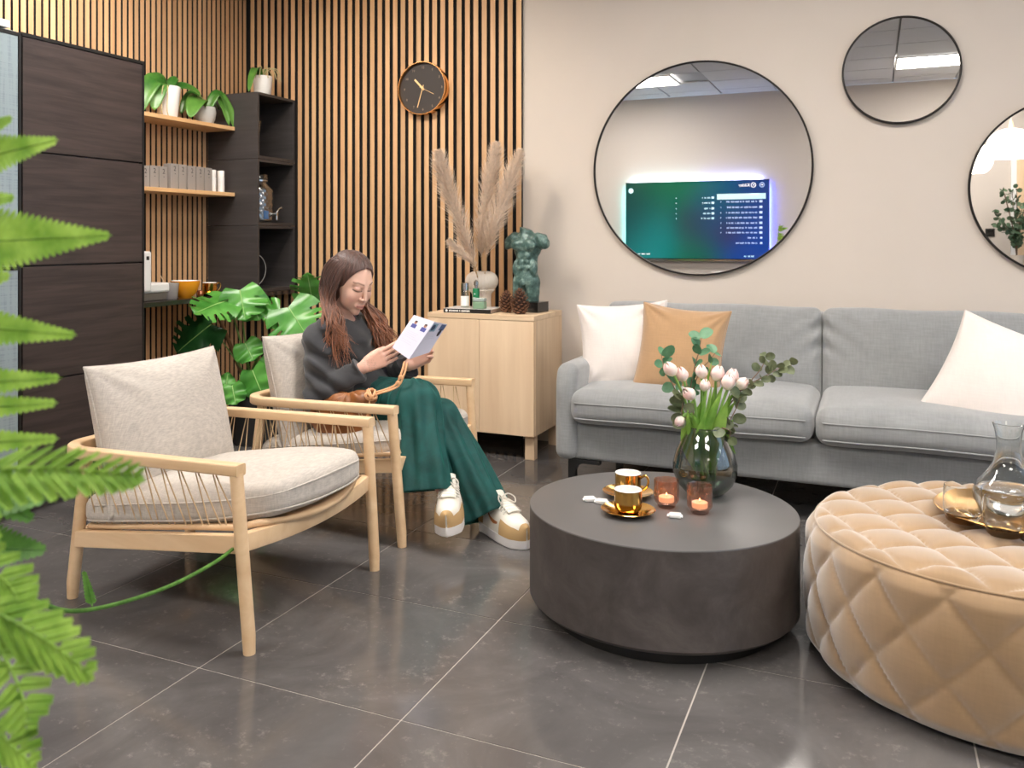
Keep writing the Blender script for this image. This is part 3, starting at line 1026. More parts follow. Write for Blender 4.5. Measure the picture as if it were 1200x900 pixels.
# ---- things in the tower niches
M['clear'] = thin_glass('clear_glass', (226, 230, 230), .1)
z1n, z2n, z3n = ZW + .001 + .793 + .019, ZW + .001 + .397 + .019, ZW + .001 + .019
t = thing('glass_goblet', 'clear waisted glass vase in the top niche of shelf tower', 'vase', (-3.40, 4.345, z1n))
MB().lathe([(.001, 0), (.045, 0), (.047, .004), (.03, .02), (.022, .06), (.035, .1), (.05, .16), (.058, .215), (.055, .215), (.046, .16), (.03, .1), (.018, .06), (.001, .03)], 36).build('body', M['clear'], t)
t = thing('drink_dispenser', 'glass drink dispenser with diamond pattern and tap in middle niche', 'dispenser', (-3.40, 4.40, z2n))
prof = [(.001, .004), (.085, .004), (.09, .012), (.09, .02)] + [(.09, z) for z in np.linspace(.03, .20, 24)] + [(.084, .215), (.06, .235), (.056, .25), (.056, .262)]
MB().lathe(prof, 96, rib=lambda a, i: (.045 * np.abs(np.sin(a * 9 + i * .55)) * np.abs(np.sin(a * 9 - i * .55)) if 3 < i < 28 else 0 * a)).build('jar', thin_glass('cut_glass', (225, 228, 228), .3, .12), t)
MB().lathe([(.06, .258), (.064, .262), (.064, .285), (.056, .295), (.02, .297), (.001, .297)], 36).build('lid', M['clear'], t)
MB().lathe([(.061, .25), (.065, .25), (.065, .257), (.061, .257)], 36).build('clip_ring', M['chrome'], t)
MB().box((.085, -.03, .045), (.012, .035, .05)).build('blue_tag', plain('blue_label', (70, 110, 160), .4), t, smooth=False, bevel=.002)
tp = MB().tube([(.085, .03, .05), (.125, .03, .05)], .011, 14); tp.tube([(.118, .03, .062), (.118, .03, .015)], .008, 12)
tap = tp.build('tap', M['chrome'], t)
MB().tube([(.118, .03, .06), (.125, .045, .085), (.128, .062, .09)], [.004, .004, .008], 10).build('tap_lever', M['chrome'], tap)
t = thing('wire_hoop', 'thin grey cable loop in the lowest niche of shelf tower', 'cable', (-3.38, 4.33, z3n))
MB().tube(bez([(0, .0, .20), (.01, .06, .19), (.015, .1, .13), (.01, .09, .06), (.0, .03, .01), (-.02, -.02, .004)], 30), .0028, 8).build('loop', plain('grey_cable', (150, 150, 150), .5), t)
t = thing('brass_shaker', 'tiny brass cylinder standing in the lowest niche of shelf tower', 'shaker', (-3.35, 4.315, z3n))
MB().lathe([(.001, 0), (.013, 0), (.013, .05), (.01, .054), (.001, .054)], 20).build('body', M['goldb'], t)

# ---- things on the worktop
t = thing('coffee_machine', 'white coffee machine with chrome top peeking from behind dark cabinet', 'coffee machine', (-3.44, 3.40, ZW))
MB().box((0, -.03, .15), (.22, .16, .21)).build('body', M['whitep'], t, bevel=.012, seg=3)
b = MB().box((0, .03, .02), (.2, .27, .040)).build('drip_base', plain('drip_base_grey', (92, 86, 82), .4), t, bevel=.004)  # base in one even dark grey
MB().box((0, .05, .065), (.21, .27, .05)).build('cup_shelf', M['whitep'], t, bevel=.012, seg=3)
MB().box((.06, -.002, .213), (.08, .11, .06)).build('brew_head', M['whitep'], t, bevel=.014, seg=3)
MB().box((.1095, .02, .22), (.003, .02, .02)).build('button_panel', M['black'], t, smooth=False, bevel=.002)
MB().lathe([(.001, .25), (.04, .25), (.043, .26), (.043, .29), (.034, .297), (.043, .305), (.043, .345), (.036, .352), (.04, .36), (.04, .38), (.03, .385), (.001, .385)], 32, (.03, -.03, 0)).build('chrome_top', M['chrome'], t)
MB().lathe([(.04, .386), (.042, .39), (.042, .405), (.001, .408)], 32, (.03, -.03, 0)).build('gold_cap', M['goldb'], t)
t = thing('grey_beaker', 'small grey cup holding a stirrer beside the coffee machine', 'cup', (-3.36, 3.612, ZW))
MB().lathe([(.001, 0), (.032, 0), (.036, .004), (.044, .085), (.042, .085), (.034, .01), (.001, .008)], 32).build('body', plain('grey_stoneware', (158, 152, 150), .5), t)
MB().tube([(0, .01, .01), (-.01, -.06, .125)], .0025, 6).build('stirrer', M['oak'], t)
t = thing('orange_bowl', 'orange bowl with white inside on the worktop', 'bowl', (-3.37, 3.735, ZW))
MB().lathe([(.001, 0), (.034, 0), (.037, .004), (.06, .03), (.074, .07), (.078, .092)], 48).build('outside', plain('orange_glaze', (238, 156, 34), .25), t)
MB().lathe([(.078, .092), (.074, .092), (.07, .07), (.056, .033), (.03, .01), (.001, .008)], 48).build('inside', M['white'], t)


def cup_set(lab, loc, rz, hang=0, group='gold cups'):
    t = thing('gold_cup', lab[0], 'cup', (loc[0], loc[1], loc[2] + .0075), rz, group)
    MB().lathe([(.001, 0), (.030, 0), (.033, .002), (.038, .008), (.040, .02), (.040, .064)], 56).build('bowl', M['gold'], t)
    MB().lathe([(.040, .064), (.0385, .0655), (.037, .064), (.037, .02), (.03, .006), (.001, .005)], 56).build('lining', M['white'], t)
    MB().tube(bez([(.0385, 0, .052), (.055, 0, .062), (.066, 0, .052), (.064, 0, .034), (.052, 0, .02), (.0385, 0, .014)], 24), .0028, 8, flat=1.4).build('handle', M['gold'], t)
    s = thing('gold_saucer', lab[1], 'saucer', loc, rz, 'gold saucers')
    MB().lathe([(.001, .0), (.034, .0), (.04, .002), (.066, .010), (.0775, .0145), (.0785, .0155), (.077, .0165), (.062, .0125), (.04, .0065), (.034, .0055), (.001, .0055)], 64).build('plate', M['gold'], s)


cup_set(('gold cup with saucer on the worktop by the shelf tower', 'gold saucer on the worktop by the shelf tower'), (-3.37, 3.93, ZW), 1.2)
t = thing('copper_shaker', 'tiny copper pot on the worktop beside the gold saucer', 'pot', (-3.345, 3.825, ZW))
MB().lathe([(.001, 0), (.014, 0), (.017, .012), (.014, .03), (.009, .035), (.001, .036)], 20).build('body', plain('copper', (190, 130, 100), .3, 1.0), t)

# ================================================================== SIDEBOARD
SBX0, SBX1, SBY0, SBY1 = -2.135, -1.535, 4.194, 4.632
sb = thing('sideboard', 'pale oak cabinet on square legs at the end of slatted wall', 'cabinet', ((SBX0 + SBX1) / 2, (SBY0 + SBY1) / 2, 0))
w, d = SBX1 - SBX0, SBY1 - SBY0
MB().box((0, 0, .717), (w, d, .026)).build('top', M['oakx'], sb, smooth=False, bevel=.0015)
for s in (-1, 1):
    MB().box((s * (w / 2 - .009), .010, .413), (.018, d - .02, .58)).build('side_panel', M['oak'], sb, smooth=False, bevel=.001)
MB().box((0, .01, .133), (w - .038, d - .04, .018)).build('bottom', M['oak'], sb, smooth=False)
MB().box((0, d / 2 - .005, .41), (w - .038, .008, .53)).build('back_panel', M['oak'], sb, smooth=False)
for s in (-1, 1):
    MB().box((s * (w / 4 - .0005), -d / 2 + .009, .4125), (w / 2 - .003, .018, .578)).build('door', wood('light_oak_door', (216, 186, 152), (232, 206, 174), 2, .5, .55, .035), sb, smooth=False, bevel=.001)
for sx in (-1, 1):
    for sy in (-1, 1):
        MB().box((sx * (w / 2 - .035), sy * (d / 2 - .04) + .012, .062), (.05, .05, .124)).build('leg', M['oak'], sb, smooth=False, bevel=.002)
ZS = .730
# book with bottles
bk = thing('coffee_table_book', 'flat book with white cover and black spine on the pale oak cabinet', 'book', (-1.925, 4.315, ZS), .06)
MB().box((0, 0, .0095), (.25, .17, .017)).build('pages', plain('page_edge', (196, 170, 150), .8), bk, smooth=False)
MB().box((0, 0, .0205), (.262, .18, .004)).build('cover', M['white'], bk, smooth=False)
MB().box((0, 0, .001), (.262, .18, .002)).build('back_cover', M['blackgloss'], bk, smooth=False)
MB().box((0, -.09, .011), (.262, .004, .021)).build('spine', M['black'], bk, smooth=False)
ww = plain('white_print', (235, 235, 232), .6)
ring(.001, .0065, 16).build('spine_emblem', ww, bk, loc=(-.114, -.0925, .011))
wb = MB(); xx = -.098
for n_ in (9, 1, 8):
    for k in range(n_):
        wb.box((xx, -.0923, .011), (.0042, .0004, .0085)); xx += .006
    xx += .005
o = wb.build('spine_lettering', ww, bk, smooth=False); o['kind'] = 'stuff'
ZB = ZS + .0225
t = thing('spray_bottle', 'clear bottle with white label and silver cap, left on the book', 'bottle', (-1.965, 4.30, ZB))
MB().lathe([(.001, 0), (.020, 0), (.022, .003), (.022, .085), (.02, .09)], 28).build('body', thin_glass('bottle_glass', (215, 225, 220), .15), t)
MB().lathe([(.0225, .01), (.0228, .012), (.0228, .06), (.0225, .062)], 28).build('label', M['white'], t)
MB().lathe([(.0215, .091), (.0215, .13), (.019, .132), (.001, .132)], 28).build('cap', M['chrome'], t)
t = thing('green_bottle', 'slim green pump bottle with clear cap, middle of the book', 'bottle', (-1.90, 4.30, ZB))
MB().lathe([(.001, 0), (.016, 0), (.018, .003), (.018, .10), (.016, .104), (.001, .104)], 28).build('body', plain('emerald_plastic', (8, 112, 66), .3), t)
MB().lathe([(.008, .105), (.008, .118), (.012, .12), (.012, .138), (.006, .145), (.001, .15)], 24).build('pump', M['chrome'], t)
MB().box((0, -.0182, .075), (.006, .0006, .006)).build('printed_mark', ww, t, smooth=False)
MB().box((0, -.0182, .055), (.018, .0006, .003)).build('printed_line', ww, t, smooth=False)
t = thing('cream_jar', 'square frosted green cream jar at the front of the book', 'jar', (-1.862, 4.262, ZB), .1)
MB().box((0, 0, .019), (.062, .05, .038)).build('body', plain('frosted_green', (126, 158, 130), .25), t, bevel=.004)
MB().box((0, 0, .0475), (.062, .05, .017)).build('lid', plain('silver_green', (178, 196, 190), .2, .3), t, bevel=.003)
# ribbed vase
RV = (-1.95, 4.49)
t = thing('ribbed_vase', 'round ribbed stone coloured vase on the pale oak cabinet', 'vase', (RV[0], RV[1], ZS))
prof = [(.001, 0), (.050, 0), (.053, .003), (.05, .05), (.052, .085), (.072, .105)] + [(.033 + .057 * math.cos(q), .155 + .055 * math.sin(q)) for q in np.linspace(-.9, 1.25, 16)] + [(.045, .207), (.04, .209), (.038, .2), (.06, .16), (.04, .1), (.001, .09)]
MB().lathe(prof, 144, rib=lambda a, i: .012 * (np.cos(a * 28)) if 1 < i < 22 else 0 * a).build('body', M['rib'], t, angle=1.0)
# pampas plumes
M['pampas'] = plain('pampas_fluff', (226, 206, 186), .95, noise=.15, nscale=60)
M['pstem'] = plain('pampas_stem', (190, 160, 120), .8)


def plume(lab, path, R, n=2600, seed=0):
    rs = np.random.RandomState(seed)
    base = path[0]
    t = thing('pampas_plume', lab, 'dried grass', tuple(base), 0, 'pampas plumes in the ribbed vase')
    C = bez(path, 60)
    MB().tube(C - base, np.linspace(.0028, .001, 60), 6).build('stem', M['pstem'], t)
    mb = MB()
    V = []; F = []
    for k in range(n):
        u = .2 + .8 * rs.beta(1.15, 1.0)
        i = min(58, int(u * 59)); p = C[i]; T = nrm(C[i + 1] - C[i])
        tq_ = min(1, max(0, (u - .17) / .83)); r = R * (1.45 * tq_ ** .38 * (1 - tq_) ** .72 + .03)
        d = rs.normal(size=3); d = nrm(d - (d @ T) * T)
        l = r * rs.uniform(.45, 1.55) + .006
        q0 = p; q1 = p + T * l * .95 + d * l * .5; q2 = p + T * l * 1.65 + d * l * .95 + rs.normal(size=3) * .004 + np.array([0, 0, -l * .12])
        s = nrm(np.cross(d, T) + rs.normal(size=3) * .6) * rs.uniform(.0009, .0018)
        b = len(V)
        V += [q0 - s * .6, q0 + s * .6, q1 - s, q1 + s, q2]
        F += [(b, b + 1, b + 3, b + 2), (b + 2, b + 3, b + 4)]
    mb.add(np.array(V) - base, F)
    o = mb.build('fluff', M['pampas'], t, recalc=False, angle=None); o['kind'] = 'stuff'


v0 = np.array([RV[0], RV[1], ZS + .12])
Zp = 4.78


def pl(px, py, dz=0): return at(px, py, Zp + dz)


plume('feathery pampas plume leaning left, the leftmost over the ribbed vase', [v0 + [-.01, 0, 0], pl(552, 300), pl(533, 245), pl(520, 205), pl(514, 178)], .074, 3400, 1)
plume('feathery pampas plume rising highest in the middle of the ribbed vase', [v0 + [.005, .01, 0], pl(564, 290, .03), pl(570, 240, .03), pl(577, 200, .03), pl(582, 168, .03)], .074, 3400, 2)
plume('feathery pampas plume leaning right, nearest the painted wall', [v0 + [.012, -.005, 0], pl(572, 290, -.04), pl(586, 245, -.05), pl(598, 210, -.05), pl(610, 176, -.05)], .074, 3400, 3)
plume('short pampas wisp sticking out low on the left of the vase', [v0 + [-.008, -.01, 0], pl(556, 312, -.04), pl(545, 300, -.05), pl(534, 290, -.05), pl(527, 282, -.05)], .034, 900, 4)


# pine cones
def cone_mesh(h, R, seed):
    rs = np.random.RandomState(seed)
    core = MB().lathe([(.001, 0), (R * .5, .004), (R * .62, h * .3), (R * .5, h * .65), (R * .2, h * .93), (.001, h * .97)], 16)
    scales = []
    n = 84
    for k in range(n):
        u = (k + .5) / n; z = h * (.04 + .92 * u); an = k * 2.39996
        r = R * (math.sin(PI * (.18 + .8 * u)) ** .7) * .98 + .002
        d = np.array([math.cos(an), math.sin(an), 0]); s = np.array([-d[1], d[0], 0])
        wd = .0085 * (1.1 - .6 * u) + .002
        b0 = d * r * .45 + [0, 0, z - .004]; tip = d * r + [0, 0, z + .004]
        V = [b0 - s * wd * .5, b0 + s * wd * .5, d * r * .85 + s * wd + [0, 0, z], tip + [0, 0, .004], d * r * .85 - s * wd + [0, 0, z],
             d * r * .8 + [0, 0, z - .005], tip + [0, 0, -.002]]
        scales.append((np.array(V), [(0, 1, 2, 3, 4), (0, 4, 5), (1, 5, 2), (0, 5, 1), (4, 3, 6, 5), (2, 5, 6, 3)]))
    return core, scales


cm = plain('cone_scale', (122, 84, 62), .7, noise=.4, nscale=90); cdk = plain('cone_core', (58, 38, 30), .9)
for k, (x, y, h, R, lab) in enumerate(((-1.745, 4.345, .118, .042, 'smaller brown pine cone, the left one before the torso sculpture'), (-1.650, 4.29, .135, .050, 'larger brown pine cone, the right one before the torso sculpture'))):
    t = thing('pine_cone', lab, 'pine cone', (x, y, ZS), 0, 'pine cones on the oak cabinet')
    co, scs = cone_mesh(h, R, k)
    co.build('core', cdk, t)
    mb = MB()
    for V, F in scs: mb.add(V, F)
    o = mb.build('scales', cm, t, smooth=False); o['kind'] = 'stuff'

# torso sculpture
tq = thing('torso_sculpture', 'green patinated male torso sculpture on black block', 'sculpture', (-1.645, 4.46, ZS), -.15)
MB().box((0, 0, .027), (.135, .12, .054)).build('base_block', M['blackgloss'], tq, smooth=False, bevel=.001)


def torso(P):
    P = P.copy(); P[:, 0] = -P[:, 0]                 # authored mirrored: fuller shoulder on the right of the picture
    # front is -y; heights in metres above the block
    k = .022
    d = sd_ell(P, (.0, .004, .31), (.078, .05, .07))                     # chest
    d = smin(d, sd_ell(P, (.003, .004, .215), (.058, .043, .07)), .03)   # waist
    d = smin(d, sd_ell(P, (.006, .002, .145), (.064, .047, .05)), .03)   # pelvis
    d = smin(d, sd_cone(P, (-.032, .0, .13), (-.03, .002, .04), .038, .033), .018)
    d = smin(d, sd_cone(P, (.038, -.002, .13), (.04, -.004, .04), .038, .034), .012)
    d = smin(d, sd_cone(P, (-.075, .004, .352), (-.10, -.002, .325), .034, .028), .025)   # shoulder (right of picture)
    d = smin(d, sd_cone(P, (.07, .002, .35), (.118, -.006, .318), .034, .026), .025)      # arm stump (left of picture)
    d = smin(d, sd_cone(P, (.0, .006, .36), (.012, .004, .398), .034, .029), .022)        # neck
    for s in (-1, 1):
        d = smin(d, sd_ell(P, (s * .034, -.040, .318), (.036, .016, .026)), .012)         # pectorals
        for z, r in ((.262, .017), (.232, .016), (.203, .016)):
            d = smin(d, sd_ell(P, (s * .018, -.037, z), (.016, .007, r * .8)), .009)      # abdomen
        d = smin(d, sd_ell(P, (s * .052, -.022, .20), (.016, .02, .04)), .012)            # flanks
    d = smin(d, sd_ell(P, (.002, -.048, .128), (.012, .014, .016)), .008)
    d = np.maximum(d, P[:, 2] - (.398 + .3 * (P[:, 0])))                                  # cut neck
    d = np.maximum(d, .035 - P[:, 2])
    d = np.maximum(d, np.abs(P[:, 0] + 0.004) - .118)
    return d + .0012 * np.sin(P[:, 0] * 160) * np.sin(P[:, 2] * 130 + 1) * np.sin(P[:, 1] * 150)


tm = NT('patinated_bronze')
f = tm.noise(tm.coords(), 26, 5, .65)
tm.base(tm.ramp(f, [(.3, (34, 54, 52)), (.5, (78, 106, 100)), (.7, (140, 164, 156))])); tm.set(Roughness=.36, Metallic=.1); tm.bump(f, .25, .004)
o = sdf_build('torso', torso, (-.15, -.085, .02), (.15, .085, .43), .0032, tm.m, tq)
o.location = (-.03, 0, .018); o.scale = (1.06, 1.06, 1.06)

# ================================================================== ARMCHAIRS (front = local +x)
def frame_z(x): return .222 + .105 * (x + .35) / .70        # top of the tilted seat frame


ZR0, ZR1 = .497, .512                                        # rail height rear / front


def rail_path(n=80):
    pts = []
    r = .105; yr = .345; xf = .352; xb = -.335
    for x in np.linspace(xf, xb + r, 16): pts.append((x, -yr))
    for a in np.linspace(0, PI / 2, 10)[1:]: pts.append((xb + r - r * math.sin(a), -yr + r - r * math.cos(a)))
    for y in np.linspace(-yr + r, yr - r, 14)[1:]: pts.append((xb, y))
    for a in np.linspace(0, PI / 2, 10)[1:]: pts.append((xb + r - r * math.cos(a), yr - r + r * math.sin(a)))
    for x in np.linspace(xb + r, xf, 16)[1:]: pts.append((x, yr))
    return np.array([(x, y, ZR0 + (ZR1 - ZR0) * (x - xb) / (xf - xb) - .016) for x, y in pts])


def band(path, w, h, r=.006):
    """rounded-rectangle section swept along a level path"""
    T = np.gradient(path, axis=0); T[:, 2] = 0; T /= np.linalg.norm(T, axis=1)[:, None]
    N = np.stack([-T[:, 1], T[:, 0], 0 * T[:, 0]], -1)
    sec = []
    for cx_, cy_, a0 in ((w / 2 - r, h / 2 - r, 0), (-w / 2 + r, h / 2 - r, PI / 2), (-w / 2 + r, -h / 2 + r, PI), (w / 2 - r, -h / 2 + r, 1.5 * PI)):
        for a in np.linspace(a0, a0 + PI / 2, 4): sec.append((cx_ + r * math.cos(a), cy_ + r * math.sin(a)))
    Q = np.array([[p + N[i] * a + np.array([0, 0, b]) for a, b in sec] for i, p in enumerate(path)])
    m = MB(); m.grid(Q, cv=True); k = len(sec)
    m.f.append(tuple(range(k))); m.f.append(tuple((len(path) - 1) * k + j for j in range(k)))
    return m


def make_chair(label, loc):
    t = thing('armchair', label, 'armchair', loc, 0, 'oak armchairs with corded sides')
    A = M['ash']
    rp = rail_path()
    band(rp, .040, .032).build('arm_rail', A, t)
    # legs: front raked a little, rear leaning in
    for s in (-1, 1):
        MB().tube([(.37, s * .333, 0), (.368, s * .3335, .05), (.336, s * .345, .484)], [.0165, .0185, .0185], 20).build('leg', A, t, angle=.9)
        MB().tube([(-.37, s * .262, 0), (-.367, s * .262, .05), (-.306, s * .262, .470)], [.0165, .0195, .0195], 20).build('leg', A, t, angle=.9)
    # side rails
    for s in (-1, 1):
        a = np.array([-.345, s * .268, frame_z(-.345) - .032]); b = np.array([.338, s * .337, frame_z(.338) - .032])
        d = nrm(b - a); up = nrm(np.array([0, 0, 1]) - d * d[2]); sd = np.cross(up, d)
        MB().box((a + b) / 2, (np.linalg.norm(b - a), .024, .050), np.stack([d, sd, up], 1)).build('side_rail', A, t, bevel=.003, smooth=False)
    fr = np.array([(.338 + .028 * (1 - (y / .335) ** 2), y, frame_z(.36) - .034 - .012 * (1 - (y / .335) ** 2)) for y in np.linspace(-.335, .335, 24)])
    band(fr, .024, .05, .003).build('front_rail', A, t)
    MB().box((-.345, 0, frame_z(-.345) - .032), (.024, .52, .05)).build('rear_rail', A, t, bevel=.003, smooth=False)
    # bent seat pan
    nx, ny = 22, 20
    top = np.zeros((nx, ny, 3))
    for i, x in enumerate(np.linspace(-.325, .338, nx)):
        hw = .268 + .052 * (x + .345) / .7
        cr = min(1, (x + .325) / .06 + .55, (.338 - x) / .05 + .80)
        for j, v in enumerate(np.linspace(-1, 1, ny)):
            xx = x + (.070 * (1 - v * v) if i > nx - 6 else 0) * (i - nx + 6) / 5
            top[i, j] = (xx, v * hw * cr, frame_z(x) + .002 + .010 * abs(v) ** 3 - .012 * (1 - v * v) * (x + .3))
    m = MB().grid(top)
    o = m.build('seat_pan', wood('bent_seat_ply', (208, 172, 132), (226, 194, 156), 1, .45, .6, .03), t, recalc=False)
    sd = o.modifiers.new('thickness', 'SOLIDIFY'); sd.thickness = .014; sd.offset = -1
    # paper cords between arm rail and pan
    for s in (-1, 1):
        for k in range(9):
            xt = -.235 + k * .062; xb = -.245 + k * .066
            for dx in (-.011, .012):
                p0 = (xt + dx * .4, s * .345, ZR0 - .03 + .012 * (xt + .3)); xq = xb + dx * (3.2 if dx > 0 else .6)
                hw = .268 + .052 * (xq + .345) / .7
                MB().tube([p0, (xq, s * (hw - .004), frame_z(xq) + .004)], .0021, 6).build('cord', M['cord'], t)
    for k in range(11):
        y = -.23 + k * .046
        MB().tube([(-.335, y, ZR0 - .03), (-.318, y * .98 + .008 * (-1) ** k, frame_z(-.32) + .006)], .0021, 6).build('cord', M['cord'], t)
    # seat cushion: straight back, rounded front
    def shape(V):
        x, y, z = V[:, 0].copy(), V[:, 1].copy(), V[:, 2].copy()
        u = x / .375
        w = np.where(u > 0, np.sqrt(np.clip(1 - (np.clip(u, 0, 1) ** 2.6) * .62, .05, 1)), 1.0 - .02 * u * u)
        y2 = y * w * (1 + .04 * u)
        bulge = np.sqrt(np.clip((1 - (x / .39) ** 2), 0, 1) * np.clip(1 - (y / .31) ** 2, 0, 1))
        z2 = z * (.62 + .38 * bulge) + np.where(z > 0, .030 * bulge, -.004 * bulge)
        z2 += .0022 * np.sin(x * 23 + y * 9) * np.sin(y * 21 + 1) * bulge
        x2 = x + np.where(u > 0, .045 * (1 - (y / .31) ** 2) * np.clip(u, 0, 1), 0)
        zc = frame_z(x2) + .056
        return np.stack([x2, y2, z2 + zc], -1)
    cm_ = rounded_box(.70, .60, .115, .045, 4, 14, lambda V: shape(V), (.035, 0, 0))
    cu = cm_.build('seat_cushion', M['chairfab'], t, angle=None)
    # piping around the cushion
    for zz in (.022, -.036):
        ring_ = []
        H1, H2 = .35, .30
        for a in np.linspace(0, 2 * PI, 90, endpoint=False):
            c_, s_ = math.cos(a), math.sin(a)
            k = (abs(c_) ** 14 + abs(s_) ** 14) ** (-1 / 14)
            ring_.append((min(H1, max(-H1, H1 * c_ * k)), min(H2, max(-H2, H2 * s_ * k)), zz))
        R_ = shape(np.array(ring_)) + np.array([.035, 0, 0])
        c0 = R_.mean(0)
        R_ = c0 + (R_ - c0) * np.array([1.001, 1.001, 1])
        MB().tube(np.vstack([R_, R_[:1]]), .0028, 6, cap=False).build('piping', M['chairfab'], cu)
    # back cushion leaning on the rail
    pm, border = pillow(.585, .46, .19, 5, wr=.006, pinch=.055)
    R_ = rotz(PI / 2)
    L = np.array(rotx(0))
    tilt = roty(-.23)
    for k in range(len(pm.v)): pm.v[k] = pm.v[k] @ R_.T @ tilt.T + np.array([-.225, -.01, .505])
    bc = pm.build('back_cushion', M['chairfab'], t, angle=None)
    bp = np.array(border) @ R_.T @ tilt.T + np.array([-.225, -.01, .505])
    MB().tube(bp, .003, 6, cap=False).build('seam', M['chairfab'], bc)
    return t


ch1 = make_chair('empty oak armchair with grey linen cushions, nearest the camera', (-1.895, 2.27, 0))
ch2 = copy_tree(ch1); ch2.location = (-1.92, 3.175, 0)
for c in ch2.children:
    if c.name.startswith('seat_cushion'): c.scale = (1, 1, .94)      # pressed down by the sitter
ch2['label'] = 'oak armchair with grey linen cushions that the woman sits in'

# ================================================================== SOFA
SY0, SY1, SXL, SXR = 3.70, 4.60, -1.268, 0.86
sf = thing('sofa', 'long grey velvet sofa against the painted wall under the mirrors', 'sofa', ((SXL + SXR) / 2, (SY0 + SY1) / 2, 0))
sw_, sdp = SXR - SXL, SY1 - SY0
V_ = M['sofa']


def soft(k=.006, seed=0, fx=9, fy=7):
    rs = np.random.RandomState(seed); ph = rs.uniform(0, 6, 4)

    def f(V):
        n = np.sin(V[:, 0] * fx + ph[0]) * np.sin(V[:, 2] * fy + ph[1]) + .5 * np.sin(V[:, 1] * fx * 1.7 + ph[2])
        V = V.copy(); V[:, 1] += k * n; V[:, 2] += k * .6 * n
        return V
    return f


rounded_box(sw_ - .14, sdp - .05, .165, .02, 3, 6, None, (0, .02, .235)).build('base', V_, sf)


def arm_fn(sg):
    def f(V):
        V = V.copy()
        # the arm front curves gently back at the top
        V[:, 1] += np.where(V[:, 1] < 0, np.clip(V[:, 2] - .12, 0, 1) * .35, 0)
        return V
    return f


for s in (-1, 1):
    rounded_box(.098, sdp - .02, .42, .042, 5, 8, arm_fn(s), (s * (sw_ / 2 - .049), 0, .36)).build('arm', V_, sf)
rounded_box(sw_ - .02, .16, .60, .05, 4, 8, None, (0, sdp / 2 - .10, .475)).build('back_frame', V_, sf)


def seat_fn(V):
    V = V.copy()
    hx, hy = .5, .36
    b = np.clip(1 - (V[:, 0] / .50) ** 4, 0, 1) * np.clip(1 - (V[:, 1] / .37) ** 4, 0, 1)
    V[:, 2] += np.where(V[:, 2] > 0, .022 * b, -.004 * b)
    V[:, 1] -= np.where(V[:, 1] < -.25, .018 * np.clip(1 - (V[:, 0] / .5) ** 4, 0, 1) * np.clip(1 - (V[:, 2] / .075) ** 2, 0, 1), 0)
    V[:, 2] += .0025 * np.sin(V[:, 0] * 11) * np.sin(V[:, 1] * 9 + 1)
    return V


cx0, cx1 = SXL + .072, SXR - .072
half = (cx1 - cx0) / 2
for k in range(2):
    xc = cx0 + half * (k + .5) - (SXL + SXR) / 2 + (-.012 if k == 0 else .012) * 0
    c_ = rounded_box(half - .006, .72, .145, .052, 5, 14, seat_fn, (xc, -.105, .392)).build('seat_cushion', V_, sf, angle=None)
    for zz in (.020, -.045):
        xs = np.linspace(-half / 2 + .03, half / 2 - .03, 40)
        P = seat_fn(np.stack([xs, np.full(40, -.36), np.full(40, zz)], -1)); P[:, 1] -= .0005
        MB().tube(P + np.array([xc, -.105, .392]), .0028, 6).build('seam', plain('sofa_piping', (150, 151, 151), .8), c_)


def back_fn(sx):
    rs = np.random.RandomState(int(sx * 10) + 40)

    def f(V):
        V = V.copy()
        u, w = V[:, 0] / .5, V[:, 2] / .215
        b = np.clip(1 - u ** 4, 0, 1) * np.clip(1 - w ** 4, 0, 1)
        V[:, 1] += np.where(V[:, 1] < 0, -.042 * b, .0)
        # creases fanning from the top corner next to the neighbour cushion
        e = (u * sx)
        ph = (w - .55) * 2.2 + (1 - e) * 4.2
        crease = np.exp(-((1 - e) / .28) ** 2) * np.exp(-((w - .45) / .5) ** 2) * np.sin(ph * 7)
        V[:, 1] += np.where(V[:, 1] < 0, .016 * crease, 0)
        V[:, 2] += .006 * np.where(V[:, 2] > .15, np.sin(V[:, 0] * 14) * .5 - .8 * np.abs(u) ** 6, 0)
        V = V @ rotx(-.17).T
        return V
    return f


for k in range(2):
    xc = cx0 + half * (k + .5) - (SXL + SXR) / 2
    wdt = half - .004
    extra = -.0
    rounded_box(wdt, .17, .43, .036, 5, 26, back_fn(1 if k == 0 else -1), (xc, .205, .590)).build('back_cushion', V_, sf, angle=None)
for sx in (-1, 1):
    for sy in (-1, 1):
        q = MB(); X0 = sx * (sw_ / 2 - .075); Y0 = sy * (sdp / 2 - .05)
        q.box((X0, Y0, .0775), (.032, .032, .155)).box((X0 - sx * .07, Y0, .1475), (.11, .032, .015))
        # curved bracket between leg and bar
        arc = [(X0 - sx * .016, 0, .141), (X0 - sx * .06, 0, .141)] + [(X0 - sx * (.016 + .044 * (1 - math.sin(a))), 0, .097 + .044 * math.cos(a)) for a in np.linspace(0.1, PI / 2, 8)]
        q.add([(p[0], Y0 - .016, p[2]) for p in arc] + [(p[0], Y0 + .016, p[2]) for p in arc],
              [tuple(range(10)), tuple(range(10, 20))[::-1]] + [(i, (i + 1) % 10, 10 + (i + 1) % 10, 10 + i) for i in range(10)])
        q.build('leg', M['black'], sf, smooth=False)


def put_pillow(name, label, mat, w, h, t, loc, yaw, tilt, roll, seed, zip_=False, pinch=.06, wr=.006):
    th = thing(name, label, 'cushion', loc, 0, None)
    pm, border = pillow(w, h, t, seed, 40, wr, pinch)
    R_ = rotz(yaw) @ rotx(-tilt) @ roty(roll)
    for k in range(len(pm.v)): pm.v[k] = pm.v[k] @ R_.T
    o = pm.build('cover', mat, th, angle=None)
    MB().tube(np.array(border) @ R_.T, .0028, 6, cap=False).build('seam', mat, th)
    return th


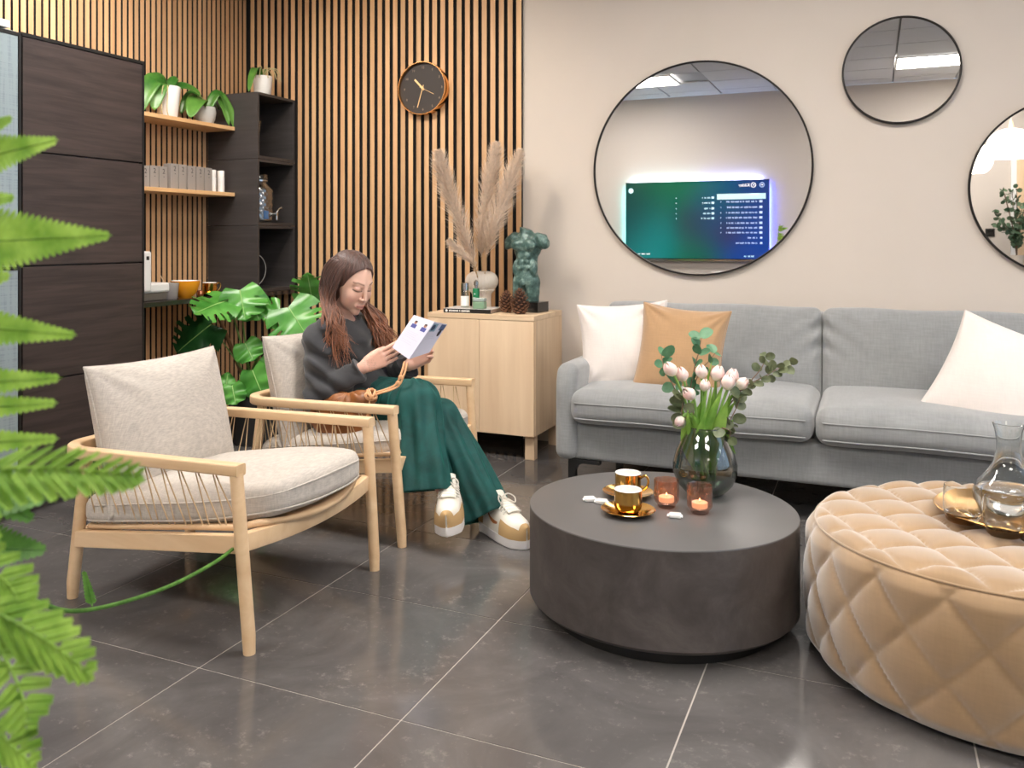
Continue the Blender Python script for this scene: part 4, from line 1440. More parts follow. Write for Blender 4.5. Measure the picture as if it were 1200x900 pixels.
put_pillow('throw_pillow', 'white velvet square pillow leaning in the left sofa corner', M['pwhite'], .415, .41, .17, (-1.035, 4.03, .625), .22, .30, -.07, 1, pinch=.09, wr=.010)
put_pillow('throw_pillow', 'tan velvet square pillow in front of the white one', M['ptan'], .385, .41, .16, (-.765, 3.96, .622), .02, .32, .08, 4, pinch=.09, wr=.010)
put_pillow('throw_pillow', 'white velvet pillow slumped at the right end of the sofa', M['pwhite'], .47, .43, .17, (.46, 3.90, .575), -.15, .40, .36, 9, pinch=.08, wr=.011)

# ================================================================== COFFEE TABLE
CTX, CTY, CTR, CTZ = -.577, 2.678, .392, .319
ct = thing('coffee_table', 'low round dark concrete look drum coffee table', 'table', (CTX, CTY, 0))
MB().lathe([(.001, 0), (CTR - .06, 0), (CTR - .06, .048)], 72).build('plinth', M['black'], ct)
MB().lathe([(.001, .045), (CTR - .012, .045), (CTR, .057), (CTR, CTZ - .004)], 120).build('drum', M['table'], ct)
MB().lathe([(CTR, CTZ - .004), (CTR - .001, CTZ - .001), (CTR - .004, CTZ), (.001, CTZ)], 120).build('top', plain('smooth_anthracite_top', (92, 90, 90), .38, noise=.06, nscale=5), ct)


def table_pt(px, py, z=CTZ):
    zc = FPX * (CAM_H - z) / (py - CY)
    return at(px, py, zc)


q = table_pt(736, 577, CTZ + .01); cup_set(('gold cup with visible handle, behind the other cup', 'gold saucer under the rear cup on the dark table'), (q[0], q[1], CTZ), -.15)
q = table_pt(736, 598, CTZ + .01); cup_set(('gold cup nearest the camera on the dark table', 'gold saucer nearest the camera on the dark table'), (q[0], q[1], CTZ), 2.4)

amber = thin_glass('amber_ribbed_glass', (252, 226, 212), .07, .08)
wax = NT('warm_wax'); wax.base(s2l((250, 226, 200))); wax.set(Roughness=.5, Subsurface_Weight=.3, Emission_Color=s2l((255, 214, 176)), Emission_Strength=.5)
for k, (px, py) in enumerate(((781, 594), (820, 601))):
    q = table_pt(px, py)
    t = thing('candle_holder', ['amber ribbed glass candle holder, left of the pair', 'amber ribbed glass candle holder, right of the pair'][k], 'candle holder', (q[0], q[1], CTZ), 0, 'amber candle holders')
    prof = [(.001, 0), (.023, 0), (.026, .003), (.026, .01), (.033, .016), (.0355, .022), (.036, .080), (.0355, .083), (.034, .083), (.033, .08), (.032, .022), (.025, .016), (.001, .014)]
    MB().lathe(prof, 120, rib=lambda a, i: .018 * np.cos(a * 30) if 4 < i < 7 else 0 * a).build('glass', amber, t, angle=1.0)
    c = thing('tealight', ['lit tealight inside the left amber candle holder', 'lit tealight inside the right amber candle holder'][k], 'candle', (q[0], q[1], CTZ + .0155), 0, 'lit tealights')
    MB().lathe([(.001, 0), (.02, 0), (.0225, .002), (.0225, .016), (.02, .0175), (.001, .015)], 32).build('wax', wax.m, c)
    MB().tube([(0, 0, .014), (.0005, 0, .022)], .0007, 5).build('wick', M['black'], c)
    MB().lathe([(.0005, .02), (.0022, .0215), (.0022, .0235), (.0003, .028)], 10).build('flame', emit('candle_flame', (255, 200, 130), 8), c)
for k, (px, py, rz, lab) in enumerate(((691, 587, .5, 'white wrapped sweet, left of the two lying by the saucers'), (705, 590, .1, 'white wrapped sweet nearest the front gold saucer'), (791, 606.5, .15, 'white wrapped sweet alone before the candle holders'))):
    q = table_pt(px, py)
    t = thing('wrapped_sweet', lab, 'sweet', (q[0], q[1], CTZ), rz, 'white wrapped sweets')
    rounded_box(.034, .027, .012, .004, 3, 3, None, (0, 0, .0065)).build('wrapper', M['white'], t)
    for s in (-1, 1):
        a = MB(); a.add([(s * .016, -.006, .006), (s * .016, .006, .006), (s * .022, .009, .004), (s * .021, .0, .009), (s * .022, -.009, .004), (s * .016, 0, .010)], [(0, 1, 2, 3, 4), (0, 4, 3, 5), (1, 5, 3, 2)])
        a.build('twist_end', M['white'], t, smooth=False)

# ================================================================== OTTOMAN
OX_, OY_, OR_, OZ_ = .309, 2.68, .474, .352
ot = thing('ottoman', 'big round tufted beige velvet ottoman at the right edge', 'ottoman', (OX_, OY_, 0))
NT_, NZ_ = 324, 64


def tuft(a, b):
    p_, q_ = (a + b), (a - b)
    v = np.abs(np.sin(PI * p_)) * np.abs(np.sin(PI * q_))
    seam = np.minimum(np.abs(np.sin(PI * p_)), np.abs(np.sin(PI * q_)))
    return v ** .42, seam


th_ = np.linspace(0, 2 * PI, NT_, endpoint=False)
zz_ = np.linspace(0.012, OZ_, NZ_)
TH, ZZ = np.meshgrid(th_, zz_, indexing='ij')
h_, s_ = tuft(TH / (2 * PI) * 18 + .02 * np.sin(TH * 5), (ZZ - .04) / .19)
ed = np.clip(np.minimum((ZZ - .012) / .03, (OZ_ - ZZ) / .03), 0, 1) ** .5
Rr = OR_ - .022 + .010 * ed + .013 * h_ * ed - .004 * np.exp(-s_ * 9) * ed + .003 * np.sin(TH * 31 + ZZ * 40) * np.exp(-s_ * 6) * ed
Rr += .012 * np.sin(np.clip((ZZ - .012) / (OZ_ - .012), 0, 1) * PI) - .010 * np.clip(1 - ZZ / .05, 0, 1)
side = np.stack([Rr * np.cos(TH), Rr * np.sin(TH), ZZ], -1)
MB().grid(side, cu=True).build('side_upholstery', M['ott'], ot, angle=None)
NRR = 84
rr_ = np.linspace(.001, 1, NRR); T2, R2 = np.meshgrid(th_, rr_, indexing='ij')
X = (OR_ - .020) * R2 * np.cos(T2); Y = (OR_ - .020) * R2 * np.sin(T2)
ca, sa = math.cos(-.35), math.sin(-.35)
Xr, Yr = X * ca + Y * sa, -X * sa + Y * ca
h2, s2_ = tuft(Xr / .18, Yr / .18)
e2 = np.clip((1 - R2) / .07, 0, 1) ** .5
Z = OZ_ + .002 + .006 * e2 + .022 * h2 * e2 - .005 * np.exp(-s2_ * 9) * e2 + .002 * np.sin(Xr * 120 + Yr * 30) * np.exp(-s2_ * 5) * e2
MB().grid(np.stack([X, Y, Z], -1), cu=True).build('top_upholstery', M['ott'], ot, angle=None)
rim = np.array([((OR_ - .020) * math.cos(a), (OR_ - .020) * math.sin(a), OZ_ + .0015) for a in np.linspace(0, 2 * PI, 181)])
MB().tube(rim, .003, 8, cap=False).build('edge_piping', M['ott'], ot)
MB().lathe([(.001, 0), (OR_ - .06, 0), (OR_ - .06, .014), (.001, .014)], 64).build('base_board', M['black'], ot)

ZO = OZ_ + .0295
tr = thing('tray', 'round brushed gold tray lying on the tufted ottoman', 'tray', (.352, 2.745, ZO))
MB().lathe([(.001, 0), (.150, 0), (.172, .008), (.199, .021), (.2015, .0225), (.199, .0245), (.170, .0125), (.150, .004), (.001, .004)], 96).build('dish', M['goldb'], tr)
ZTR = ZO + .0042


def ott_pt(px, py, z):
    return at(px, py, FPX * (CAM_H - z) / (py - CY))


CG = glass('decanter_glass', (250, 252, 252), 0, 1.45)
q = ott_pt(1182, 600, ZTR)
t = thing('decanter', 'clear glass water decanter with flared neck on the gold tray', 'decanter', (q[0], q[1], ZTR))
out = [(.001, 0), (.05, 0), (.066, .006), (.082, .03), (.084, .05), (.074, .078), (.052, .105), (.036, .132), (.0295, .165), (.029, .19), (.033, .22), (.0385, .238)]
inn = [(.0365, .2385), (.031, .22), (.027, .19), (.0275, .165), (.034, .132), (.05, .105), (.072, .078), (.082, .05), (.080, .03), (.065, .008), (.05, .003), (.001, .003)]
MB().lathe(out + inn, 72).build('body', M['clear'] if False else CG, t)
water = [(.001, .0035), (.05, .0035), (.0645, .0085), (.0795, .03), (.0815, .05), (.0775, .064), (.001, .064)]
MB().lathe(water, 72).build('water', glass('water', (250, 252, 255), 0, 1.33), t)
for k, (px, py) in enumerate(((1128, 611), (1177, 627))):
    q = ott_pt(px, py, ZTR)
    t = thing('water_glass', ['clear tumbler on the gold tray, the left one', 'clear tumbler nearest the camera on the gold tray'][k], 'glass', (q[0], q[1], ZTR), 0, 'tumblers on the gold tray')
    o_ = [(.001, 0), (.034, 0), (.038, .003), (.0435, .02), (.046, .045), (.045, .075), (.043, .093)]
    i_ = [(.0418, .0935), (.0435, .075), (.0445, .045), (.042, .024), (.03, .017), (.012, .03), (.001, .033)]
    MB().lathe(o_ + i_, 56).build('body', CG, t)

# ================================================================== VASE OF TULIPS
q = table_pt(826, 579)
VX, VY = q[0], q[1]
smoke = glass('smoked_glass', (206, 214, 208), 0, 1.30)
vt = thing('glass_vase', 'smoked teardrop glass vase on the dark coffee table', 'vase', (VX, VY, CTZ))
out = [(.001, 0), (.035, 0), (.058, .006), (.085, .035), (.0975, .070), (.0985, .095), (.088, .135), (.070, .175), (.056, .202), (.0535, .212)]
inn = [(.0515, .212), (.054, .202), (.068, .175), (.086, .135), (.0962, .095), (.0952, .070), (.083, .036), (.057, .009), (.035, .005), (.001, .005)]
smoke_t = thin_glass('smoked_thin_glass', (176, 184, 180), .09, .01)
MB().lathe(out, 80).build('body', smoke_t, vt)
MB().lathe([(.001, .012), (.055, .012), (.081, .038), (.092, .066), (.001, .066)], 60).build('water', thin_glass('vase_water', (190, 205, 190), .04), vt)
MB().tube([(.0535 * math.cos(a), .0535 * math.sin(a), .212) for a in np.linspace(0, 2 * PI, 60)], .0013, 6, cap=False).build('rim', thin_glass('rim_glass', (150, 160, 155), .25), vt)
VZ = (q - np.array([0, 0, 0]))
vdep = -math.sin(YAW) * VX + math.cos(YAW) * VY          # distance along the view

M['tleaf'] = leafmat('tulip_leaf', (112, 162, 62), (164, 206, 98), .45, .35, 12)
M['tstem'] = plain('tulip_stem', (126, 166, 84), .5)
pet = NT('tulip_petal')
pg = pet.n('ShaderNodeTexCoord'); sx = pet.n('ShaderNodeSeparateXYZ'); pet.l(pg.outputs['Generated'], sx.inputs[0])
pet.base(pet.ramp(sx.outputs['Z'], [(0.0, (238, 232, 200)), (.25, (246, 226, 216)), (.7, (244, 206, 200)), (1, (248, 222, 214))]))
pet.set(Roughness=.5, Subsurface_Weight=.15)


def petal(R, H, n=9):
    P = np.zeros((n, n, 3))
    for i, v in enumerate(np.linspace(0, 1, n)):
        rr = R * (math.sin(PI * (.10 + .83 * v)) ** .8)
        sp = (1.25 * (1 - v ** 5) + .10)
        for j, u in enumerate(np.linspace(-1, 1, n)):
            a = u * sp * .62
            P[i, j] = (rr * math.cos(a), rr * math.sin(a), H * v - .004 * abs(u) * v)
    return P


def orient(P, d):
    d = nrm(d); r = np.array([1, 0, 0]) if abs(d[0]) < .9 else np.array([0, 1, 0])
    x = nrm(r - (r @ d) * d); y = np.cross(d, x)
    return P @ np.stack([x, y, d])


def tulip(lab, px, py, dd, d, size=1.0, drop=False):
    tip = at(px, py, vdep + dd)
    base = np.array([VX, VY, CTZ + .02]) + np.array([RS.uniform(-.03, .03), RS.uniform(-.03, .03), 0])
    t = thing('tulip', lab, 'flower', tuple(base), 0, 'pale pink tulips in the smoked vase')
    d = nrm(d)
    b0 = tip - d * .024 * size
    neck = np.array([VX, VY, CTZ + .205]) + nrm(np.array([tip[0] - VX, tip[1] - VY, 0]) + 1e-6) * min(.034, np.hypot(tip[0] - VX, tip[1] - VY))
    if drop:
        path = bez([base, neck, neck + (tip - neck) * .5 + [0, 0, .035], b0], 24)
    else:
        path = bez([base, neck, neck + (b0 - neck) * .55 + np.array([0, 0, .01]), b0], 24)
    MB().tube(path - base, .0042, 8).build('stem', M['tstem'], t)
    mb = MB()
    for k in range(3):
        P = petal(.0205 * size, .048 * size); a = 2 * PI * k / 3 + .5
        mb.grid(P @ rotz(a).T)
    for k in range(3):
        P = petal(.0185 * size, .047 * size); a = 2 * PI * k / 3 + .5 + PI / 3
        mb.grid(P @ rotz(a).T)
    o = mb.build('bloom', pet.m, t, recalc=False, angle=None)
    dv = Vector(d.tolist()); o.rotation_euler = dv.to_track_quat('Z', 'Y').to_euler(); o.location = (b0 - base).tolist()
    return t


rt = np.array([math.cos(YAW), math.sin(YAW), 0]); fw = np.array([-math.sin(YAW), math.cos(YAW), 0]); uz = np.array([0, 0, 1.0])
tl = [('pale pink tulip bloom leaning left, uppermost on the left', 785, 432, -.02, -.55 * rt + .85 * uz, 1.05),
      ('pale pink tulip bloom just right of the uppermost left one', 799, 438, -.01, -.3 * rt + uz, 1.0),
      ('pale pink tulip bloom hanging lowest over the left leaves', 807, 461, -.05, -.75 * rt + .65 * uz - .2 * fw, 1.0),
      ('slim pale pink tulip bloom upright in the bouquet centre', 822, 435, .0, -.05 * rt + uz, .95),
      ('slim half hidden tulip bloom below the upright centre one', 826, 451, -.02, .05 * rt + uz, .85),
      ('wide pale pink tulip bloom right of the bouquet centre', 841, 437, .0, .25 * rt + uz, 1.1),
      ('large whitish pink tulip bloom at the right front', 853, 447, -.03, .1 * rt + uz, 1.1),
      ('large whitish pink tulip bloom behind the right front one', 858, 440, .02, .2 * rt + uz, 1.05),
      ('open pale pink tulip bloom at the far right of the bouquet', 870, 449, .0, .7 * rt + .7 * uz, .95),
      ('drooping peach tulip bloom hanging by the vase rim on the left', 796, 494, -.03, -.55 * rt - .75 * uz, .8)]
TU = [tulip(lab, px, py, dd, d, s * .97, k == 9) for k, (lab, px, py, dd, d, s) in enumerate(tl)]


def tulip_leaf(p0, p1, w, bend, seed):
    rs = np.random.RandomState(seed)
    p0, p1 = np.array(p0), np.array(p1)
    mid = (p0 + p1) / 2 + bend
    C = bez([p0, mid, p1], 18); T = np.gradient(C, axis=0); T /= np.linalg.norm(T, axis=1)[:, None]
    S0 = nrm(rt * rs.uniform(.6, 1) + fw * rs.uniform(-.6, .6))
    Q = []
    for i in range(18):
        t = i / 17; S = nrm(S0 - (S0 @ T[i]) * T[i]); N = np.cross(T[i], S)
        ww = w / 2 * math.sin(PI * min(1, .25 + .75 * t)) ** .8 + .0008
        Q.append([C[i] + S * ww * u + N * abs(u) ** 1.5 * ww * .5 for u in np.linspace(-1, 1, 7)])
    return np.array(Q)


lv = [((806, 520), (812, 468), .045, 0), ((812, 520), (822, 470), .045, -.01), ((820, 522), (838, 458), .036, .0), ((828, 522), (848, 450), .045, .01), ((834, 522), (858, 462), .046, -.01),
      ((838, 524), (857, 458), .032, .02), ((815, 522), (834, 424), .018, .01), ((824, 518), (830, 442), .024, -.02), ((808, 518), (796, 462), .02, .02), ((826, 524), (812, 486), .046, -.03),
      ((836, 520), (852, 470), .05, -.03), ((840, 514), (868, 486), .018, .0), ((819, 525), (830, 478), .04, -.035), ((844, 508), (862, 532), .014, -.02), ((811, 515), (806, 480), .022, -.02),
      ((822, 522), (846, 458), .04, -.02), ((830, 522), (840, 446), .036, .02), ((816, 522), (820, 476), .036, -.015), ((834, 522), (862, 470), .036, -.02), ((826, 523), (834, 452), .03, -.01)]
for k, (a, b, w, dd) in enumerate(lv):
    A0 = at(a[0], a[1] - 2, vdep + dd); B0 = at(b[0], b[1], vdep + dd * 1.5)
    base = np.array([VX, VY, CTZ + .05])
    gq = tulip_leaf(base + (A0 - base) * .25, B0, w, (A0 - (base + B0) / 2) * .9 + rt * RS.uniform(-.008, .008), k)
    own = TU[(2, 0, 3, 5, 6, 8, 4, 3, 1, 2, 7, 8, 5, 7, 1, 6, 3, 0, 8, 5)[k]]
    o = MB().grid(gq - np.array(own.location)).build('leaf', M['tleaf'], own, recalc=False, angle=None)

# eucalyptus sprays
M['euc2'] = leafmat('eucalyptus_olive_leaf', (76, 88, 58), (122, 130, 96), .5, .2, 20)
M['euc3'] = leafmat('eucalyptus_blue_leaf', (70, 116, 82), (104, 150, 112), .5, .2, 20)


def round_leaf(c, d, n_, r, asp=.85):
    d = nrm(d); n_ = nrm(n_ - (n_ @ d) * d); s = np.cross(n_, d)
    V = [c] ; k = 12
    V += [c + d * r * (1 + math.cos(a)) + s * r * asp * math.sin(a) + n_ * r * .25 * abs(math.sin(a)) for a in np.linspace(PI, 3 * PI, k, endpoint=False)]
    V[0] = c + d * r
    return V, [(0, 1 + i, 1 + (i + 1) % k) for i in range(k)]


def spray(lab, pts, dd, mat, r, n_, seed, pairs=True):
    rs = np.random.RandomState(seed)
    base = np.array([VX, VY, CTZ + .03])
    path = [base, np.array([VX, VY, CTZ + .20]) + rt * (.03 if pts[0][0] > 826 else -.03)] + [at(p_[0], p_[1], vdep + dd) for p_ in pts]
    C = bez(path, 60)
    t = thing('eucalyptus_spray', lab, 'foliage', tuple(base), 0, 'eucalyptus sprays in the smoked vase')
    MB().tube(C - base, np.linspace(.0028, .001, 60), 6).build('stem', plain('eucalyptus_twig', (120, 96, 78), .7), t)
    i0 = 26
    for k in range(n_):
        i = int(i0 + (58 - i0) * k / max(1, n_ - 1)); T = nrm(C[i + 1] - C[i])
        for s in (-1, 1):
            d = nrm(np.cross(T, rs.normal(size=3)) * 1.0 + T * .5 + uz * .1)
            nn = nrm(-fw * rs.uniform(.3, 1) + uz * rs.uniform(-.2, .9) + rt * rs.uniform(-.6, .6))
            V, F = round_leaf(C[i] + d * .003 - base, d, nn, r * rs.uniform(.75, 1.15))
            MB().add(V, F).build('leaf', mat, t, recalc=False, angle=None)


spray('tall blue green eucalyptus spray standing before the tan cushion', [(808, 470), (813, 435), (819, 412), (822, 396)], .05, M['euc3'], .021, 6, 1)
spray('blue green eucalyptus sprig bending to the right below the tall one', [(812, 462), (820, 436), (830, 424), (838, 414)], .06, M['euc3'], .018, 4, 2)
spray('green eucalyptus spray on the left behind the upper tulips', [(800, 475), (788, 450), (779, 432), (775, 416)], .05, M['euc3'], .022, 6, 3)
spray('olive eucalyptus spray reaching far right before the grey cushion', [(855, 470), (876, 452), (898, 440), (916, 430), (928, 428)], .02, M['euc2'], .0165, 10, 4)
spray('olive eucalyptus sprig above the far right spray', [(858, 470), (880, 446), (893, 430), (896, 418)], .0, M['euc2'], .016, 5, 5)
spray('dark olive eucalyptus hanging over the left vase rim', [(800, 486), (800, 474), (797, 460)], -.02, M['euc2'], .021, 6, 6)
spray('dark olive eucalyptus hanging over the right vase rim', [(850, 500), (862, 480), (868, 464)], -.02, M['euc2'], .02, 6, 7)
spray('small olive eucalyptus sprig low at the right vase rim', [(848, 502), (856, 506), (854, 514)], -.045, M['euc2'], .019, 3, 8)

# ================================================================== MONSTERA
MO = np.array([-3.08, 3.98, 0.0])
mo = thing('monstera', 'big monstera plant in dark pot between the worktop and the chairs', 'plant', tuple(MO))
MB().lathe([(.001, 0), (.125, 0), (.135, .006), (.16, .27), (.165, .30), (.155, .30), (.148, .26), (.001, .25)], 48).build('pot', plain('dark_planter', (34, 33, 33), .5), mo)
MB().lathe([(.001, .262), (.14, .26)], 32).build('soil', plain('soil', (44, 34, 28), .95, noise=.4, nscale=80), mo)
M['mon'] = leafmat('monstera_leaf', (58, 124, 44), (104, 172, 78), .28, .12, 6)
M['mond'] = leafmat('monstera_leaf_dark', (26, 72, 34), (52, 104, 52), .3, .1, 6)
M['monstem'] = plain('monstera_stem', (104, 140, 70), .5)


def monstera_leaf(tip_px, base_px, w, zc_b, zc_t, mat, slits=5, face=None, seed=0, curl=.05):
    """base = where the stalk meets the blade, tip = leaf tip"""
    rs = np.random.RandomState(seed)
    B0, T0 = at(base_px[0], base_px[1], zc_b), at(tip_px[0], tip_px[1], zc_t)
    ax = T0 - B0; L = np.linalg.norm(ax); ax = ax / L
    if face is None: face = -fw * .8 + uz * .55
    N = nrm(face - (face @ ax) * ax); S = np.cross(N, ax)
    nt, nw = 64, 9
    V = {}; verts = []; F = []

    def pos(i, j, sg):
        k = (i, j, sg if j else 0)
        if k in V: return V[k]
        t = i / nt; s = j / nw
        # heart outline: half-width along the axis, lobes reach behind the stalk
        hw = w * (math.sin(PI * (t * .93 + .07) ** .72) ** .75)
        back = -.20 * L * (1 - t) ** 4
        p = B0 + ax * (L * t + (back + .24 * w * math.sin(PI * t)) * s) + S * sg * hw * s
        p = p + N * (-curl * (s * hw / w) ** 2 * w * 2.2 - .10 * L * t * t + .012 * math.sin(t * 16) * s)
        V[k] = len(verts); verts.append(p)
        return V[k]

    for sg in (-1, 1):
        for i in range(nt):
            t = (i + .5) / nt
            for j in range(nw):
                s = (j + .5) / nw
                cut = False
                for q_ in range(slits):
                    tc = .24 + .6 * q_ / max(1, slits - 1) + .02 * sg
                    wd = .010 + .026 * s
                    if abs(t - tc) < wd and s > .50: cut = True
                if cut: continue
                a, b, c, d = pos(i, j, sg), pos(i + 1, j, sg), pos(i + 1, j + 1, sg), pos(i, j + 1, sg)
                F.append((a, b, c, d) if sg > 0 else (a, d, c, b))
    mb = MB().add(np.array(verts) - MO, F)
    o = mb.build('leaf', mat, mo, recalc=False, angle=None)
    # pale midrib
    rib = np.array([verts[V[(i, 0, 0)]] for i in range(0, nt, 4) if (i, 0, 0) in V]) - MO
    MB().tube(rib + N * .0015, np.linspace(.0028, .0012, len(rib)), 5).build('midrib', plain('leaf_vein', (150, 190, 110), .5), o)
    return B0


def stalk(px_path, zcs, r=.007, top=None):
    P = [np.array([MO[0] + RS.uniform(-.03, .03), MO[1] + RS.uniform(-.03, .03), .26])] + [at(a, b, z) for (a, b), z in zip(px_path, zcs)]
    MB().tube(bez(P, 26) - MO, np.linspace(r, r * .6, 26), 8).build('stalk', M['monstem'], mo)


zq = 4.86
monstera_leaf((228, 364), (267, 352), .15, zq - .1, zq - .25, M['mon'], 5, -fw * .7 + uz * .8 - rt * .1, 1)
stalk([(291, 432), (279, 390), (268, 352)], [zq, zq - .05, zq - .1])
monstera_leaf((287, 374), (281, 340), .13, zq - .1, zq - .18, M['mon'], 3, -fw * 1 + uz * .3 + rt * .1, 2)
stalk([(292, 432), (286, 390), (281, 340)], [zq, zq - .05, zq - .1], .006)
monstera_leaf((304, 374), (290, 346), .10, zq - .06, zq - .12, M['mon'], 0, -fw * 1 + uz * .35 + rt * .3, 22)
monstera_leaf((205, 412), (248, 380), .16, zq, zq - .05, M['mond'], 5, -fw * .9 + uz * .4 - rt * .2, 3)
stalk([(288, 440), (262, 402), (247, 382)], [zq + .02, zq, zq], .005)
monstera_leaf((360, 323), (366, 352), .115, zq + .1, zq - .05, M['mon'], 5, -fw * .9 + uz * .5, 4)
stalk([(296, 432), (326, 388), (352, 352), (364, 340)], [zq, zq, zq + .04, zq + .1])
monstera_leaf((362, 396), (338, 360), .17, zq - .12, zq - .2, M['mon'], 5, -fw * .9 + uz * .6, 5)
stalk([(297, 432), (316, 398), (330, 380), (340, 362)], [zq, zq - .06, zq - .1, zq - .12], .0075)
monstera_leaf((306, 372), (328, 362), .10, zq - .1, zq - .12, M['mon'], 2, -fw * .9 + uz * .6, 51)
monstera_leaf((297, 422), (287, 402), .085, zq - .08, zq - .12, M['mon'], 0, -fw + uz * .2 + rt * .2, 6)
stalk([(292, 436), (289, 420), (287, 402)], [zq, zq - .05, zq - .08], .004)
monstera_leaf((308, 466), (296, 434), .095, zq - .1, zq - .16, M['mon'], 0, -fw + uz * .3 - rt * .3, 7, .02)
monstera_leaf((312, 458), (318, 424), .085, zq - .05, zq - .08, M['mon'], 0, -fw + uz * .2 + rt * .5, 8)
monstera_leaf((267, 436), (263, 466), .055, zq - .12, zq - .1, M['mon'], 0, -fw + uz * .3 + rt * .2, 9)
monstera_leaf((276, 474), (272, 452), .07, zq - .12, zq - .16, M['mon'], 0, -fw + uz * .3, 10)
stalk([(284, 446), (278, 448), (272, 452)], [zq - .04, zq - .08, zq - .12], .003)
MB().tube([np.array([MO[0] - .07, MO[1] + .02, .26]) - MO, at(257, 372, zq + .05) - MO], .011, 10).build('support_stake', plain('coir_stake', (120, 88, 62), .9), mo)

# ================================================================== FERN NEAR THE CAMERA
M['fern'] = leafmat('fern_green', (112, 158, 48), (166, 204, 88), .5, .4, 30)
M['fernd'] = leafmat('fern_green_dark', (78, 126, 48), (108, 160, 70), .5, .35, 30)
FB = np.array([-1.28, .52, 0.0])
fe = thing('potted_fern', 'bright green fern reaching in from the left, nearest the camera', 'plant', tuple(FB))
MB().box((0, 0, .30), (.30, .30, .60)).build('plinth', M['whitep'], fe, smooth=False, bevel=.004)
MB().lathe([(.001, .60), (.09, .60), (.10, .606), (.125, .78), (.128, .80), (.12, .80), (.112, .77), (.001, .76)], 40).build('pot', M['white'], fe)


def pinna(P0, P1, w, nrmv, mat, n=16, lobes=None, taper=1.0, droop=.0, parent=fe):
    """one leaflet-bearing side frond: midrib with paired pinnules"""
    P0, P1 = np.array(P0), np.array(P1)
    C = bez([P0, (P0 + P1) / 2 + uz * droop, P1], n + 2); L = np.linalg.norm(P1 - P0)
    mb = MB(); mb.tube(C - FB, np.linspace(.0016, .0006, len(C)), 5)
    for i in range(1, n + 1):
        t = i / (n + 1); T = nrm(C[i + 1] - C[i - 1]); N = nrm(nrmv - (nrmv @ T) * T); S = np.cross(N, T)
        l = w * (1 - t) ** (.9 * taper) * (.55 + .45 * min(1, t * 8)) + .0035
        sp = L / (n + 1) * .54
        for sg in (-1, 1):
            d = nrm(S * sg + T * .55); c0 = C[i] - FB
            e = np.cross(N, d)
            V = [c0 - e * sp * .9, c0 + d * l * .45 - e * sp + N * l * .04, c0 + d * l * .85 - e * sp * .65, c0 + d * l, c0 + d * l * .85 + e * sp * .65, c0 + d * l * .45 + e * sp + N * l * .04, c0 + e * sp * .9, c0 + d * l * .5 - N * l * .03]
            mb.add(V, [(0, 1, 7), (1, 2, 7), (2, 3, 7), (3, 4, 7), (4, 5, 7), (5, 6, 7), (6, 0, 7)])
    return mb.build('pinna', mat, parent, recalc=False, angle=None)


# upper frond: main rib rises outside the frame, side pinnae point right
zc = .86
rach = [at(-60, 760, .92), at(-70, 600, .88), at(-62, 420, .86), at(-48, 300, .85), at(-35, 180, .85), at(-22, 120, .85)]
MB().tube(bez([FB + np.array([0, 0, .77])] + rach, 40) - FB, np.linspace(.004, .0015, 40), 8).build('rachis', M['fernd'], fe)
nv = -fw + uz * .25
for (a, b, w, n) in (((-36, 188), (68, 164), .027, 15), ((-46, 284), (131, 276), .042, 20), ((-58, 380), (90, 393), .025, 18), ((-62, 450), (72, 443), .020, 16),
                     ((-64, 480), (68, 472), .017, 16), ((-66, 520), (69, 514), .017, 16), ((-30, 160), (15, 138), .012, 8), ((-40, 236), (18, 232), .014, 8), ((-55, 340), (14, 322), .016, 8)):
    pinna(at(a[0], a[1], zc), at(b[0], b[1], zc - .015), w, nv, M['fern'], n, taper=1.15)
# broad bright frond in the middle
zc = .80
r2 = [at(-80, 640, .9), at(-30, 560, .84), at(40, 548, .80), at(110, 552, .78), at(165, 556, .77)]
C2 = bez([FB + np.array([0, 0, .77])] + r2, 40)
MB().tube(C2 - FB, np.linspace(.003, .0008, 40), 6).build('rachis', M['fern'], fe)
for k in range(15):
    t = k / 14; i = int(12 + 26 * t)
    for sg in (-1, 1):
        p0 = C2[i]; l = .044 * (1 - t) ** .7 + .010
        d = nrm(rt * .75 + uz * sg * (-.75 if sg > 0 else -.35) * 1.0 - fw * .3) if sg > 0 else nrm(rt * .9 + uz * .5 - fw * .1)
        pinna(p0, p0 + d * l, .006 * (1 - t) + .003, -fw * .5 + uz, M['fern'], 8, taper=.8)
# darker frond hanging below it
for (a, b, w, n) in (((-70, 600), (56, 586), .026, 12), ((-60, 640), (55, 645), .04, 14), ((-50, 560), (40, 610), .03, 12)):
    pinna(at(a[0], a[1], .98), at(b[0], b[1], .96), w, -fw * .6 + uz * .5, M['fernd'], n)
# lowest fronds: loose, with well separated pinnae
def frond(pts, zs, n, l0, pw, mat, up_=(.9, .25), dn_=(.45, -.85), i0=14):
    C = bez([FB + np.array([0, 0, .77])] + [at(a, b, z) for (a, b), z in zip(pts, zs)], 60)
    MB().tube(C - FB, np.linspace(.003, .0007, 60), 6).build('rachis', mat, fe)
    for k in range(n):
        t = k / (n - 1); p0 = C[int(i0 + (58 - i0) * t)]; l = l0 * (1 - t) ** .6 + .012
        for q_ in (up_, dn_):
            pinna(p0, p0 + nrm(rt * q_[0] + uz * q_[1] - fw * .1) * l, pw * (1 - .5 * t), -fw * .7 + uz * .45, mat, 9, taper=.7)


